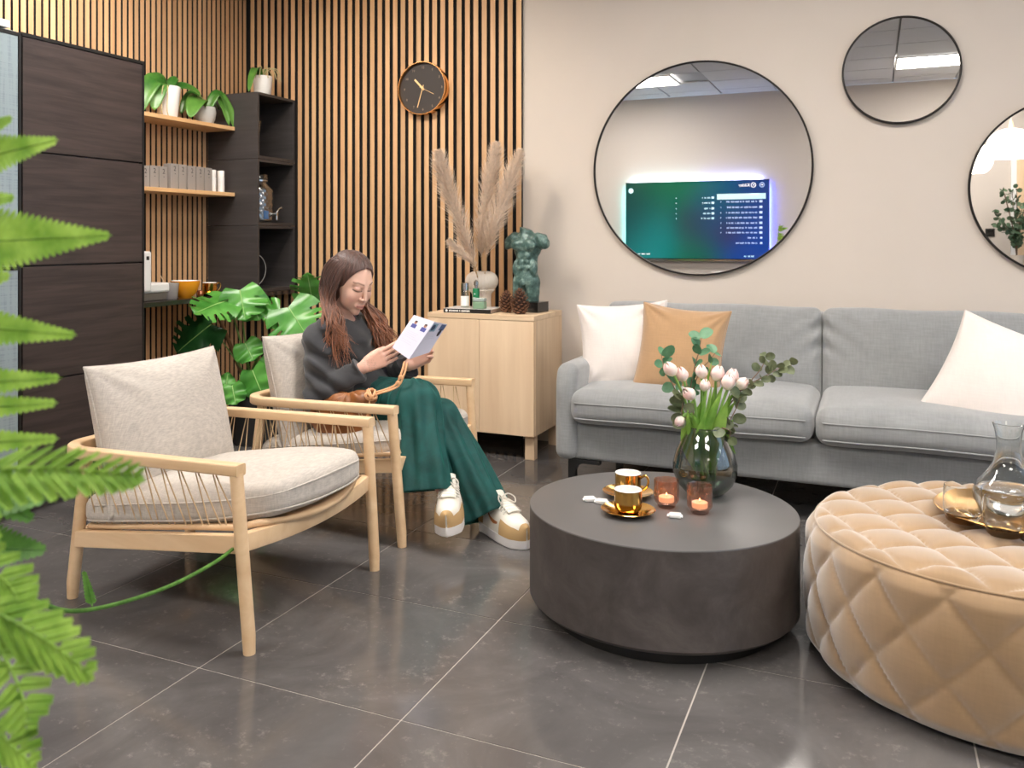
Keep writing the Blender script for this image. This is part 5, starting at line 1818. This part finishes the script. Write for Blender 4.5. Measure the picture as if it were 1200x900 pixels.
frond([(-90, 690), (-30, 706), (20, 730), (62, 756), (102, 786)], (.9, .84, .8, .78, .77), 11, .050, .0075, M['fern'])
frond([(-90, 680), (-40, 700), (0, 760), (26, 815), (30, 850)], (.9, .84, .82, .80, .79), 11, .042, .0075, M['fern'], (.95, .1), (-.6, -.7))
frond([(-90, 720), (-60, 760), (-20, 830), (10, 870), (36, 892)], (.9, .86, .82, .80, .79), 9, .045, .0075, M['fern'], (.9, .4), (.3, -.9))
frond([(-90, 660), (-50, 650), (-10, 668), (14, 690), (22, 706)], (.9, .86, .84, .83, .82), 8, .040, .007, M['fern'])
# long green runner trailing to the chair leg
run = [FB + np.array([0, 0, .77]), at(-60, 650, .95), at(0, 680, 1.15), at(50, 708, 1.4), at(92, 716, 1.6), at(150, 704, 1.85), at(205, 684, 2.1), at(250, 660, 2.3), at(276, 641, 2.42)]
MB().tube(bez(run, 60) - FB, np.linspace(.0030, .0050, 60), 8).build('runner', M['fernd'], fe)
pinna(at(108, 710, 1.62), at(98, 668, 1.6), .010, -fw, M['fernd'], 9)
pinna(at(-5, 676, 1.1), at(26, 694, 1.15), .008, -fw, M['fernd'], 6)

# ================================================================== THE WOMAN
PR = np.array([-1.97, 3.22, 0.0])
wm = thing('person', 'seated woman in charcoal sweatshirt and green velvet trousers reading a leaflet', 'person', tuple(PR))
Hc = np.array([-1.967, 3.165, .936])
az, pt = math.radians(-17), math.radians(24)
HF = np.array([math.cos(pt) * math.cos(az), math.cos(pt) * math.sin(az), -math.sin(pt)])
HL = np.array([-math.sin(az), math.cos(az), 0]); HU = np.cross(HF, HL)
HR = np.stack([HL, HF, HU], 1)                     # local (left, forward, up) -> world


def HW(p): return Hc + HR @ np.asarray(p, float)


NB = np.array([-2.035, 3.19, .775])                # base of the neck
SHR, SHL = np.array([-2.03, 3.025, .715]), np.array([-2.00, 3.365, .72])
ELR, ELL = np.array([-1.985, 2.968, .500]), np.array([-1.92, 3.42, .515])
WRR, WRL = np.array([-1.825, 3.028, .612]), np.array([-1.735, 3.245, .598])
PEL = np.array([-1.985, 3.22, .44]); WST = np.array([-2.02, 3.205, .56]); CHS = np.array([-2.035, 3.195, .67])


def hand_parts(w, d, n, thumb_sign, curls, spread=.10, thumb=None):
    """palm and finger capsules from the wrist, d = finger direction, n = palm-facing normal"""
    d = nrm(d); n = nrm(n - (n @ d) * d); l = np.cross(d, n) * thumb_sign      # l points to the thumb side
    palm = []; fingers = []
    base = []
    for k, off in enumerate((.027, .009, -.009, -.026)):
        b = w + d * (.086 - .003 * abs(k - 1.2)) + l * off
        base.append(b)
        palm.append((w + d * .012 + l * off * .62, b, .0125, .0105))
    L = ((.041, .025, .020), (.045, .028, .021), (.042, .027, .021), (.033, .020, .018)); R_ = (.0085, .0088, .0083, .0074)
    for k in range(4):
        p = base[k]; dd = nrm(d + l * spread * (1.4 - k) * .5); a = 0; seg = []
        for s in range(3):
            a += curls[k][s]
            v = dd * math.cos(a) + n * math.sin(a)
            q_ = p + v * L[k][s]
            seg.append((p, q_, R_[k] * (1 - .07 * s), R_[k] * (.93 - .08 * s)))
            p = q_
        fingers.append(seg)
    tb = w + d * .022 + l * .022 + n * .008
    t1 = nrm(thumb[0][0] * d + thumb[0][1] * l + thumb[0][2] * n); t2 = nrm(thumb[1][0] * d + thumb[1][1] * l + thumb[1][2] * n)
    a1 = tb + t1 * .040; a2 = a1 + nrm(t1 + t2) * .030; a3 = a2 + t2 * .022
    fingers.append([(tb, a1, .0125, .0105), (a1, a2, .0100, .0090), (a2, a3, .0088, .0074)])
    return palm, fingers


cam_dir = nrm(np.array([0, 0, CAM_H]) - WRR)
HRp, HRf = hand_parts(WRR, np.array([.80, .42, .42]), -cam_dir + uz * .1, 1, [(.30, .30, .2), (.36, .36, .2), (.40, .40, .25), (.42, .45, .3)], .06, ((.85, .22, .65), (.95, -.12, .30)))
HLp, HLf = hand_parts(WRL, nrm(rt * .78 + uz * .50 - fw * .15), cam_dir + uz * .35, -1, [(.5, .75, .5), (.55, .8, .5), (.6, .8, .5), (.65, .85, .5)], .10, ((.25, .85, .35), (.7, .55, .35)))


def parts_sd(P, palm, fingers):
    d = None
    for a, b, ra, rb in palm:
        q_ = sd_cone(P, a, b, ra, rb); d = q_ if d is None else smin(d, q_, .012)
    for seg in fingers:
        f = None
        for a, b, ra, rb in seg:
            q_ = sd_cone(P, a, b, ra, rb); f = q_ if f is None else np.minimum(f, q_)
        d = smin(d, f, .005)
    return d


def near(P, c, r): return np.linalg.norm(P - c, axis=1) < r


def head_sd(P):
    Q = (P - Hc) @ HR                                        # local coordinates
    A = np.abs(Q[:, 0]); Qs = Q.copy(); Qs[:, 0] = A         # symmetric face
    d = sd_ell(Q, (0, -.012, .036), (.073, .092, .082))
    d = smin(d, sd_ell(Q, (0, .030, -.012), (.060, .060, .080)), .03)
    d = smin(d, sd_ell(Q, (0, .036, -.066), (.043, .046, .036)), .025)          # jaw
    d = smin(d, sd_ell(Q, (0, .070, -.098), (.018, .018, .016)), .022)          # chin
    d = smin(d, sd_ell(Qs, (.037, .062, -.024), (.024, .022, .022)), .022)      # cheekbones
    d = smin(d, sd_ell(Qs, (.034, .048, -.046), (.022, .026, .030)), .022)      # cheeks
    d = smin(d, sd_cone(Qs, (.012, .082, .029), (.040, .068, .032), .008, .007), .016)  # brow
    d = smin(d, -(-sd_ell(Qs, (.031, .094, .010), (.017, .012, .011))) * 1.0, 1e-4) if False else np.maximum(d, -(sd_ell(Qs, (.031, .096, .011), (.019, .016, .011)) - .0) ) * .5 + d * .5
    d = smin(d, sd_ell(Qs, (.031, .0745, .010), (.0155, .0135, .0115)), .006)   # eyelid over the ball
    d = smin(d, sd_cone(Q, (0, .090, .016), (0, .107, -.027), .0068, .0088), .010)      # nose
    d = smin(d, sd_ell(Qs, (.0115, .097, -.031), (.0072, .010, .0065)), .006)           # nostrils
    d = smin(d, sd_ell(Q, (0, .086, -.062), (.022, .013, .013)), .012)                  # mouth mound
    d = smin(d, sd_cone(Qs, (.002, .0985, -.0565), (.022, .086, -.0605), .0052, .0028), .004)   # upper lip
    d = smin(d, sd_cone(Qs, (.0, .0985, -.0690), (.018, .088, -.0665), .0062, .0034), .004)     # lower lip
    d = smin(d, sd_ell(Qs, (.071, -.012, -.002), (.006, .016, .026)), .006)             # ears
    return d


def body_sd(P):
    d = sd_ell(P, PEL, (.13, .155, .11))
    d = smin(d, sd_ell(P, WST, (.095, .125, .12)), .05)
    d = smin(d, sd_ell(P, CHS, (.095, .15, .12)), .05)
    d = smin(d, sd_cone(P, SHR, SHL, .048, .048), .05)
    d = smin(d, sd_cone(P, NB + [0, 0, -.03], HW((0, -.022, -.075)), .050, .046), .02)
    d = smin(d, sd_cone(P, SHR, ELR, .045, .036), .02); d = smin(d, sd_cone(P, ELR, WRR, .036, .024), .01)
    d = smin(d, sd_cone(P, SHL, ELL, .045, .036), .02); d = smin(d, sd_cone(P, ELL, WRL, .036, .024), .01)
    d = smin(d, sd_cone(P, (-1.98, 3.14, .43), KNR, .075, .050), .04); d = smin(d, sd_cone(P, KNR, ANR, .048, .030), .02)
    d = smin(d, sd_cone(P, (-1.98, 3.30, .44), KNL, .075, .050), .04); d = smin(d, sd_cone(P, KNL, ANL, .048, .030), .02)
    m = near(P, Hc, .19)
    if m.any(): d[m] = smin(d[m], head_sd(P[m]), .012)
    for w, (pa, fi) in ((WRR, (HRp, HRf)), (WRL, (HLp, HLf))):
        m = near(P, w, .26)
        if m.any(): d[m] = smin(d[m], parts_sd(P[m], pa, fi), .008)
    return d


KNR, ANR = np.array([-1.545, 3.145, .405]), np.array([-1.315, 3.115, .11])
KNL, ANL = np.array([-1.606, 3.055, .478]), np.array([-1.435, 2.965, .175])


def skin_col(V):
    Q = (V - Hc) @ HR; A = np.abs(Q[:, 0])
    base = np.array(s2l((222, 180, 160))[:3]); C = np.tile(base, (len(V), 1))

    def blend(mask, rgb):
        c = np.array(s2l(rgb)[:3]); m = np.clip(mask, 0, 1)[:, None]
        C[:] = C * (1 - m) + c * m
    front = (Q[:, 1] > .04)
    g_ = lambda x, s: np.exp(-(x / s) ** 2)
    blend(.25 * g_(np.hypot(A - .040, Q[:, 2] + .028), .022) * front, (214, 140, 122))                     # cheeks
    lip = g_((Q[:, 2] + .0630 + .08 * A) / 1.0, .0070) * (A < .0215) * (Q[:, 1] > .078)
    blend(.8 * lip, (190, 118, 112))
    blend(.8 * g_(Q[:, 2] + .0628, .0016) * (A < .021) * (Q[:, 1] > .078), (120, 56, 56))
    bz = .0285 + .006 * np.clip(1 - abs(A - .038) / .03, 0, 1)
    blend(.8 * g_(Q[:, 2] - bz - .003, .0030) * (A > .014) * (A < .053) * front, (74, 48, 38))                    # eyebrows
    lz = .0055 - .0035 * (1 - ((A - .031) / .018) ** 2)
    blend(1.0 * g_(Q[:, 2] - lz, .0022) * (A > .014) * (A < .050) * front, (38, 26, 24))                    # lowered lashes
    blend(.35 * g_(Q[:, 2] - .013, .007) * (A > .014) * (A < .048) * front, (176, 122, 104))
    hm = near(V, WRR, .26) | near(V, WRL, .26)
    C[hm] = C[hm] * np.array([1.0, .93, .92])
    # faint tattoo on the back of the near hand
    t = near(V, WRR + np.array([.022, .006, .015]), .034)
    pat = (np.sin(V[:, 0] * 420 + 2 * np.sin(V[:, 2] * 300)) * np.sin(V[:, 2] * 370 + V[:, 1] * 300 + 2 * np.sin(V[:, 0] * 260)) > .3) & t
    C[pat] *= .78
    return C


skin = vcol('skin', .6, None, None, Subsurface_Weight=.12, Subsurface_Scale=.02)
skin.node_tree.nodes['Principled BSDF'].inputs['Subsurface Radius'].default_value = (1, .4, .25)
sdf_build('body', body_sd, (-2.20, 2.88, .06), (-1.20, 3.50, 1.08), .0034, skin, wm, PR, skin_col)


# ---- sweatshirt
def sweater_sd(P):
    w = .006 * np.sin(P[:, 2] * 55 + P[:, 1] * 21) * np.sin(P[:, 1] * 33 + P[:, 0] * 18) + .0035 * np.sin(P[:, 0] * 70 + P[:, 2] * 90)
    d = sd_ell(P, PEL + [0.01, 0, .045], (.150, .170, .085))
    d = smin(d, sd_ell(P, WST, (.125, .158, .13)), .05)
    d = smin(d, sd_ell(P, CHS, (.125, .178, .125)), .05)
    d = smin(d, sd_cone(P, SHR + [0, .03, .012], SHL + [0, -.03, .012], .060, .060), .05)
    d = smin(d, sd_cone(P, NB + [0, 0, -.06], NB + [.01, -.0, .012], .085, .060), .03)
    fo = .006 * np.sin(P[:, 2] * 85 + P[:, 0] * 40 + 1.2 * np.sin(P[:, 1] * 60))
    for sh, el, wr_ in ((SHR, ELR, WRR), (SHL, ELL, WRL)):
        d = smin(d, sd_cone(P, sh, el, .064, .062) + fo, .03)
        wq = el + (wr_ - el) * .93
        d = smin(d, sd_cone(P, el, wq, .062, .043) + fo, .015)
    # trimmed at neckline, hem and cuffs
    d = d + w
    for el, wr_ in ((ELR, WRR), (ELL, WRL)):
        ax = nrm(wr_ - el); wq = el + (wr_ - el) * .93
        cu = smin(sd_cone(P, wq - ax * .045, wq, .040, .037), 9 + 0 * d, .01)
        d = np.minimum(d, cu)
        pl_ = (P - wq) @ ax
        m = near(P, wq, .12)
        d = np.where(m, np.maximum(d, pl_), d)
    d = np.maximum(d, -sd_cone(P, NB + [.008, 0, -.012], NB + [.07, -.005, .16], .053, .105))
    return d


swm = fabric('charcoal_sweatshirt', (50, 50, 53), weave=500, amt=.12, sheen=.25, bump=.15)
sw_o = sdf_build('sweatshirt', sweater_sd, (-2.22, 2.86, .38), (-1.66, 3.53, .84), .0045, swm, wm, PR)
nk = []
for a in np.linspace(0, 2 * PI, 49):
    p_ = np.array([math.cos(a), math.sin(a), 0]) * .0565
    nk.append(NB + [.012, 0, .012] + p_ + [0, 0, -.22 * p_[0] - .008 * math.cos(2 * a)])
MB().tube(np.array(nk) - PR, .0075, 8, cap=False).build('neck_rib', swm, sw_o)
undm = plain('pink_collar', (198, 120, 126), .7)
MB().tube((np.array(nk) - (NB + [.012, 0, .012])) * np.array([.86, .86, 1]) + NB + [.012, 0, .014] - PR, .005, 8, cap=False).build('pink_undershirt', undm, wm)

# ---- wide velvet trousers
HML, HMR = np.array([-1.500, 2.950, .182]), np.array([-1.315, 3.09, .075])


def leg_fold(P, a, b, n, amp, ph):
    ax = nrm(b - a); ref = nrm(np.cross(ax, [0, 1, .3])); r2_ = np.cross(ax, ref)
    Q = P - a; t = np.clip((Q @ ax) / np.linalg.norm(b - a), 0, 1); th = np.arctan2(Q @ r2_, Q @ ref)
    return amp * (.25 + .75 * t) * np.sin(n * th + ph + 2.2 * t) + amp * .5 * np.sin(2.3 * n * th + ph * 2 - 3 * t)


def trouser_sd(P):
    d = sd_ell(P, PEL + [0.01, 0, -.015], (.150, .172, .105))
    d = smin(d, sd_cone(P, (-1.98, 3.135, .425), KNR, .098, .080) + .003 * np.sin(P[:, 0] * 60 + P[:, 1] * 40), .04)
    tl_ = sd_cone(P, (-1.98, 3.30, .43), KNL, .098, .090) + .004 * np.sin(P[:, 0] * 55 - P[:, 1] * 70)
    sh = sd_cone(P, KNR, HMR, .078, .088) + leg_fold(P, KNR, HMR, 4, .011, .5)
    ax = nrm(HMR - KNR); pl_ = (P - HMR) @ nrm(ax + np.array([.1, -.1, -.25])); sh = np.maximum(sh, pl_)
    inn = sd_cone(P, KNR + (HMR - KNR) * .62, HMR + ax * .06, .055, .084) + leg_fold(P, KNR, HMR, 4, .011, .5)
    sh = np.maximum(sh, -inn)
    d = smin(d, sh, .018)
    d2 = tl_
    s2 = sd_cone(P, KNL, HML, .090, .100) + leg_fold(P, KNL, HML, 4, .013, 1.7)
    ax = nrm(HML - KNL); pn = nrm(ax * .35 + np.array([.15, -.22, -1.0])); s2 = np.maximum(s2, (P - HML) @ pn)
    inn = sd_cone(P, KNL + (HML - KNL) * .60, HML + ax * .07, .068, .096) + leg_fold(P, KNL, HML, 4, .013, 1.7)
    s2 = np.maximum(s2, -inn)
    d2 = smin(d2, s2, .025)
    return smin(d, d2, .008)


vel = NT('green_velvet')
f = vel.noise(vel.coords(), 14, 4, .6, .8)
vel.base(vel.ramp(f, [(.3, (0, 56, 53)), (.7, (2, 80, 75))]))
vel.set(Roughness=.75, Sheen_Weight=.55, Sheen_Roughness=.3, Sheen_Tint=s2l((60, 190, 170)))
vel.bump(vel.noise(vel.coords(), 40, 3), .12, .004)
sdf_build('trousers', trouser_sd, (-2.20, 2.80, .0), (-1.16, 3.46, .62), .0046, vel.m, wm, PR)


# ---- hair: shell over the skull and long wavy locks
def hair_sd(P):
    Q = (P - Hc) @ HR
    d = sd_ell(Q, (0, -.018, .040), (.084, .104, .092))
    d = smin(d, sd_ell(Q, (0, -.05, -.04), (.078, .062, .10)), .03)
    # face opening
    fc = sd_ell(Q, (0, .100, -.018), (.096, .098, .120))
    d = np.maximum(d, -fc)
    pw = np.exp(-((Q[:, 0]) / .006) ** 2) * (Q[:, 2] > .04)
    return d + .0018 * np.sin(np.arctan2(Q[:, 1] + .02, Q[:, 0]) * 46) * np.clip((fc - .004) / .02, 0, 1) + .004 * pw


def hair_color(V):
    z = V[:, 2]; t = np.clip((.93 - z) / .26, 0, 1)[:, None]
    a = np.array(s2l((78, 48, 38))[:3]); b = np.array(s2l((162, 100, 64))[:3])
    n_ = (.82 + .3 * np.sin(V[:, 0] * 310 + V[:, 1] * 270) * np.sin(V[:, 1] * 190 + 1))[:, None]
    return (a * (1 - t) + b * t) * n_


hm_ = vcol('hair', .42, None, None, Anisotropic=.5, Sheen_Weight=.2)
hr_o = sdf_build('hair', hair_sd, Hc - .16, Hc + .16, .0036, hm_, wm, PR, hair_color)
lk = MB(); lc = []; NL = 460
rs = np.random.RandomState(3)
for k in range(NL):
    sg = 1 if rs.rand() < .5 else -1                        # +1 her left, -1 her right (nearer)
    u = rs.uniform(0, 1)                                    # 0 at the face, 1 at the back
    up = rs.uniform(0, 1)
    top = np.array([sg * .006, .046 - .125 * u, .112 - .02 * abs(u - .45) + rs.uniform(-.004, .004)])
    a1 = np.array([sg * (.068 + .008 * u), .018 - .093 * u, .078])
    a2 = np.array([sg * (.086 + .004 * rs.rand()), .020 - .11 * u, .005])
    a3 = np.array([sg * (.080 + .014 * rs.rand()), .024 - .081 * u, -.075])
    W0 = [HW(top), HW(a1), HW(a2), HW(a3)]
    if sg < 0:
        e = np.array([-1.925 + rs.uniform(-.065, .07) - .05 * u, 3.025 + rs.uniform(-.055, .065), rs.uniform(.60, .72)])
        mid = np.array([-1.945 - .05 * u, 3.045 + rs.uniform(-.035, .035), .775])
    else:
        e = np.array([-1.850 + rs.uniform(-.055, .045) - .03 * u, 3.285 + rs.uniform(-.05, .05), rs.uniform(.625, .71)])
        mid = np.array([-1.895 - .04 * u, 3.285 + rs.uniform(-.03, .035), .775])
    C = bez(W0 + [mid, e], 34)
    tt_ = np.linspace(0, 1, 34); ph = rs.uniform(0, 6); am = .013 * np.clip((tt_ - .45) / .4, 0, 1)
    C = C + np.outer(am * np.sin(tt_ * 17 + ph), rt) + np.outer(am * np.cos(tt_ * 15 + ph), fw) + np.outer(.0025 * np.sin(tt_ * 9 + ph * 2), nrm(rs.normal(size=3)))
    r0 = rs.uniform(.003, .0062)
    rad = r0 * np.clip(np.minimum((tt_ + .05) / .12, (1.03 - tt_) / .28), .12, 1)
    lk.tube(C - PR, rad, 6, flat=.55)
lo_ = lk.build('locks', hm_, hr_o, angle=None, recalc=False)
V = np.concatenate(lk.v) + PR; Cc = hair_color(V)
per = len(V) // NL
jit = np.repeat(rs.uniform(.65, 1.35, NL), per)[:, None]
ca_ = lo_.data.color_attributes.new('Col', 'FLOAT_COLOR', 'POINT')
ca_.data.foreach_set('color', np.concatenate([np.clip(Cc * jit, 0, 1), np.ones((len(V), 1))], 1).astype(np.float32).ravel())
lo_['kind'] = 'stuff'

# ---- shoes
LEA = plain('cream_leather', (232, 226, 214), .45); TAN = plain('tan_suede', (190, 156, 108), .8); RUB = plain('white_rubber', (226, 222, 220), .5)
LAC = plain('pale_laces', (206, 200, 190), .8); SWO = plain('rust_leather', (172, 108, 62), .5)


def shoe(heel, toe, up, side, label):
    """heel, toe: sole end points on the ground side"""
    heel, toe = np.array(heel), np.array(toe); f = nrm(toe - heel); up = nrm(up - (up @ f) * f); l = np.cross(up, f)
    L = .285
    R_ = np.stack([f, l, up], 1)
    s = bpy.data.objects.new('shoe', None); COL.objects.link(s); s.parent = wm; s.location = (heel - PR).tolist()
    s.rotation_euler = Matrix(R_.tolist()).to_euler()
    hwf = lambda u: .036 + .018 * math.sin(PI * min(1, max(0, (u - .15) / .95))) ** 1.2
    outline = []
    for u in np.linspace(0, 1, 30): outline.append((L * u, hwf(u) * min(1, (u / .06) ** .5 if u < .06 else 1, ((1 - u) / .16) ** .5 if u > .84 else 1)))
    poly = [(x, y * .98 + (.006 * math.sin(PI * x / L))) for x, y in outline] + [(x, -y * .98 + (.006 * math.sin(PI * x / L))) for x, y in outline[::-1][1:-1]]
    MB().prism(poly, 0, .036).build('sole', RUB, s, bevel=.004, angle=.6)

    def H(u): return .040 + (.040 if u > .72 else 0) * 0 + np.interp(u, [0, .10, .30, .42, .58, .72, .88, 1.0], [.072, .078, .070, .068, .056, .040, .030, .010])

    def sec(u, ph, off=0):
        hw = hwf(u) * min(1, (max(u, 1e-6) / .05) ** .5, (max(1 - u, 1e-6) / .16) ** .5) * .95 + off
        h = H(u) + off
        return (L * (.008 + .984 * u), hw * math.copysign(abs(math.cos(ph)) ** .75, math.cos(ph)) + .006 * math.sin(PI * u), .030 + (h - .002) * math.sin(ph) ** .8)

    def patch(u0, u1, p0, p1, off, nu=14, nv=10):
        return np.array([[sec(u, ph, off) for ph in np.linspace(p0, p1, nv)] for u in np.linspace(u0, u1, nu)])
    MB().grid(patch(.001, .9999, .001, PI - .001, 0, 44, 24)).build('upper', LEA, s, angle=None)
    ov = MB()
    ov.grid(np.array([[sec(u, ph, .0022) for u in np.linspace(.70 - .10 * abs(math.cos(ph)) ** .5, .9999, 16)] for ph in np.concatenate([np.linspace(.02, .62, 8)])]))
    ov.grid(np.array([[sec(u, PI - ph, .0022) for u in np.linspace(.70 - .10 * abs(math.cos(ph)) ** .5, .9999, 16)] for ph in np.concatenate([np.linspace(.02, .62, 8)])]))
    ov.grid(patch(.935, .9998, .3, PI - .3, .0024, 10, 18))
    ov.grid(patch(.004, .16, .05, PI - .05, .0022, 10, 18))
    o_ = ov.build('overlay', TAN, s, angle=None, recalc=False); o_['kind'] = 'stuff'
    # side emblem: a curved tick
    for sg in (1, -1):
        q_ = []
        for t in np.linspace(0, 1, 14):
            u = .56 - .38 * t; ph = .35 + .45 * t ** 2.0 - .12 * math.sin(PI * t)
            w = .11 * math.sin(PI * min(1, t * .9 + .1)) ** .8 * (1 - .75 * t) + .008
            q_.append([sec(u, (ph + w * v) if sg > 0 else PI - (ph + w * v), .003) for v in (-.5, 0, .5, 1)])
        MB().grid(np.array(q_)).build('side_emblem', SWO, s, angle=None, recalc=False)
    # tongue and laces
    tg = np.array([[sec(u, ph, .004 + .01 * max(0, (.42 - u) * 4)) for ph in np.linspace(1.2, PI - 1.2, 6)] for u in np.linspace(.30, .70, 12)])
    tg[:3, :, 2] += np.array([.020, .012, .005])[:, None]
    to = MB().grid(tg).build('tongue', LEA, s, angle=None, recalc=False)
    sd_ = to.modifiers.new('thickness', 'SOLIDIFY'); sd_.thickness = .005
    MB().box((L * .31, .004, .118), (.006, .020, .022), roty(-.5)).build('pull_tab', plain('beige_tab', (206, 184, 164), .7), s, smooth=False, bevel=.002)
    for k in range(6):
        u = .38 + k * .055
        pa = [sec(u + .01 * math.sin(q), ph, .0075) for q, ph in zip(np.linspace(0, 6, 12), np.linspace(.95, PI - .95, 12))]
        MB().tube(pa, .0026, 6).build('lace', LAC, s)
    for sg in (-1, 1):
        c = np.array(sec(.40, PI / 2, .012))
        lp = [c, c + [.012, sg * .02, .014], c + [.034, sg * .036, .004], c + [.046, sg * .028, -.012], c + [.026, sg * .012, -.002], c]
        MB().tube(bez(lp, 24), .0026, 6).build('lace', LAC, s)
    return s


shoe((-1.362, 3.152, 0.0005), (-1.105, 2.985, 0.0005), uz, 1, 'planted')
hl = np.array([-1.462, 3.070, .082]); shoe(hl, np.array([-1.362, 2.830, .072]), uz + np.array([-.05, .0, 0]), 1, 'dangling')
# socks / ankles are covered by the trousers

# ---- leaflet
lf = thing('leaflet', 'folded white leaflet with small photographs held by the seated woman', 'leaflet', tuple(at(485, 395, 3.5)))
LO = np.array(lf.location)
TL, FT, FBm, BL = at(485, 369, 3.52), at(509, 377, 3.47), at(479, 421, 3.43), at(459.5, 407, 3.475)
TR, BR = at(524, 380, 3.55), at(503, 413, 3.50)
paper = plain('white_paper', (202, 200, 216), .6)
for a, b, c, d in ((TL, FT, FBm, BL), (FT, TR, BR, FBm)):
    gq = np.array([[a * (1 - u) * (1 - v) + b * u * (1 - v) + c * u * v + d * (1 - u) * v for v in np.linspace(0, 1, 7)] for u in np.linspace(0, 1, 7)])
    o = MB().grid(gq - LO).build('page', paper, lf, smooth=False, recalc=False)
    sd_ = o.modifiers.new('thickness', 'SOLIDIFY'); sd_.thickness = .0008; sd_.offset = 0


def on_page(A, B, D, u, v, off=.0012, Cc=None):
    n_ = nrm(np.cross(B - A, D - A));
    if n_ @ (np.array([0, 0, CAM_H]) - A) < 0: n_ = -n_
    if Cc is None: Cc = B + D - A
    return A * (1 - u) * (1 - v) + B * u * (1 - v) + Cc * u * v + D * (1 - u) * v + n_ * off - LO


def pquad(name, rgb, pg, u0, u1, v0, v1, off=.0012):
    A, B, D, Cc = pg
    return MB().add([on_page(A, B, D, u, v, off, Cc) for u, v in ((u0, v0), (u1, v0), (u1, v1), (u0, v1))], [(0, 1, 2, 3)]).build(name, plain('print_' + name, rgb, .6), lf, smooth=False, recalc=False)


def pdisc(name, rgb, pg, cu, cv, ru, rv, off):
    A, B, D, Cc = pg
    return MB().add([on_page(A, B, D, cu + ru * math.cos(a), cv + rv * math.sin(a), off, Cc) for a in np.linspace(0, 2 * PI, 14, endpoint=False)], [tuple(range(14))]).build(name, plain('print_' + name, rgb, .6), lf, smooth=False, recalc=False)


p1, p2 = (TL, FT, BL, FBm), (FT, TR, FBm, BR)
for u in (.12, .60):
    pquad('photo', (206, 206, 216), p1, u, u + .34, .10, .32)
    pdisc('photo_head', (150, 104, 84), p1, u + .18, .17, .07, .045, .0016)
    pdisc('photo_hair', (60, 44, 40), p1, u + .18, .14, .065, .022, .0018)
    pquad('photo_shirt', (70, 74, 140), p1, u + .06, u + .30, .215, .32, .0015)
pquad('photo', (120, 150, 170), p2, .05, .40, .04, .26); pdisc('photo_head', (50, 62, 90), p2, .18, .15, .12, .08, .0016)
pquad('photo', (78, 92, 128), p2, .62, .97, .03, .22); pdisc('photo_shirt', (40, 36, 50), p2, .80, .30, .10, .12, .0016)
for v in (.42, .47, .52, .57, .66, .71):
    pquad('text_line', (190, 190, 202), p1, .14, .14 + RS.uniform(.5, .75), v, v + .012)
for v in (.36, .41, .46): pquad('text_line', (186, 186, 200), p2, .12, .12 + RS.uniform(.4, .7), v, v + .014)

# ---- bag
bagm = NT('tan_leather'); f = bagm.noise(bagm.coords(), 22, 5, .6)
bagm.base(bagm.ramp(f, [(.3, (112, 64, 26)), (.7, (158, 98, 48))])); bagm.set(Roughness=.42); bagm.bump(f, .3, .004)
BC = np.array([-1.885, 2.955, .425])
bg_ = thing('handbag', 'slouchy tan leather bucket bag beside the woman in her chair', 'bag', tuple(BC))


def bag_sd(P):
    d = sd_ell(P, BC + [-.01, 0, -.005], (.130, .055, .090))
    d = smin(d, sd_ell(P, BC + [.06, 0, -.015], (.075, .050, .075)), .03)
    d = smin(d, sd_cone(P, BC + [.02, 0, .04], BC + [.135, -.008, .085], .05, .028), .03)
    d = np.maximum(d, BC[2] - .085 - P[:, 2])
    th = np.arctan2(P[:, 1] - BC[1], P[:, 0] - BC[0] - .04)
    return d + .004 * np.sin(th * 9 + P[:, 2] * 20) * np.clip((P[:, 2] - BC[2]) / .05, 0, 1) + .003 * np.sin(P[:, 0] * 60) * np.sin(P[:, 2] * 50)


sdf_build('bag_body', bag_sd, BC - [.19, .085, .13], BC + [.22, .085, .15], .005, bagm.m, bg_, BC)
br = plain('bag_cord', (222, 168, 122), .5)
KN = np.array([.155, -.030, .100])
for k in range(6):
    ax_ = nrm(np.array([math.cos(k * 1.1), -.4, math.sin(k * 1.7)])); e1 = nrm(np.cross(ax_, [0, .3, 1])); e2 = np.cross(ax_, e1)
    loop = np.array([KN + (.021 + .003 * math.sin(3 * a)) * (math.cos(a) * e1 + math.sin(a) * e2) for a in np.linspace(0, 2 * PI, 25)])
    MB().tube(loop, .0042, 6, cap=False).build('knot_strand', br, bg_)
h0 = [at(437, 461, 3.40) - BC, at(462, 452, 3.40) - BC, at(470, 438, 3.40) - BC, at(474, 424, 3.42) - BC]
h1 = [p_ + np.array([.012, .0, -.004]) for p_ in h0]
for hh in (h0, h1): MB().tube(bez(hh, 20), .0042, 8).build('handle', br, bg_)
for u in (.45, .6): 
    p_ = bez(h0, 20)[int(u * 19)]; MB().lathe([(.001, -.008), (.009, -.006), (.011, 0), (.009, .006), (.001, .008)], 12, p_ + [.005, 0, 0]).build('handle_bead', br, bg_)
for k in range(3):
    MB().tube(bez([KN + [0, -.01, -.02], KN + [.002 * k, -.022, -.06], KN + [.006 * k - .01, -.02, -.10]], 8), .003, 6).build('tassel', br, bg_)
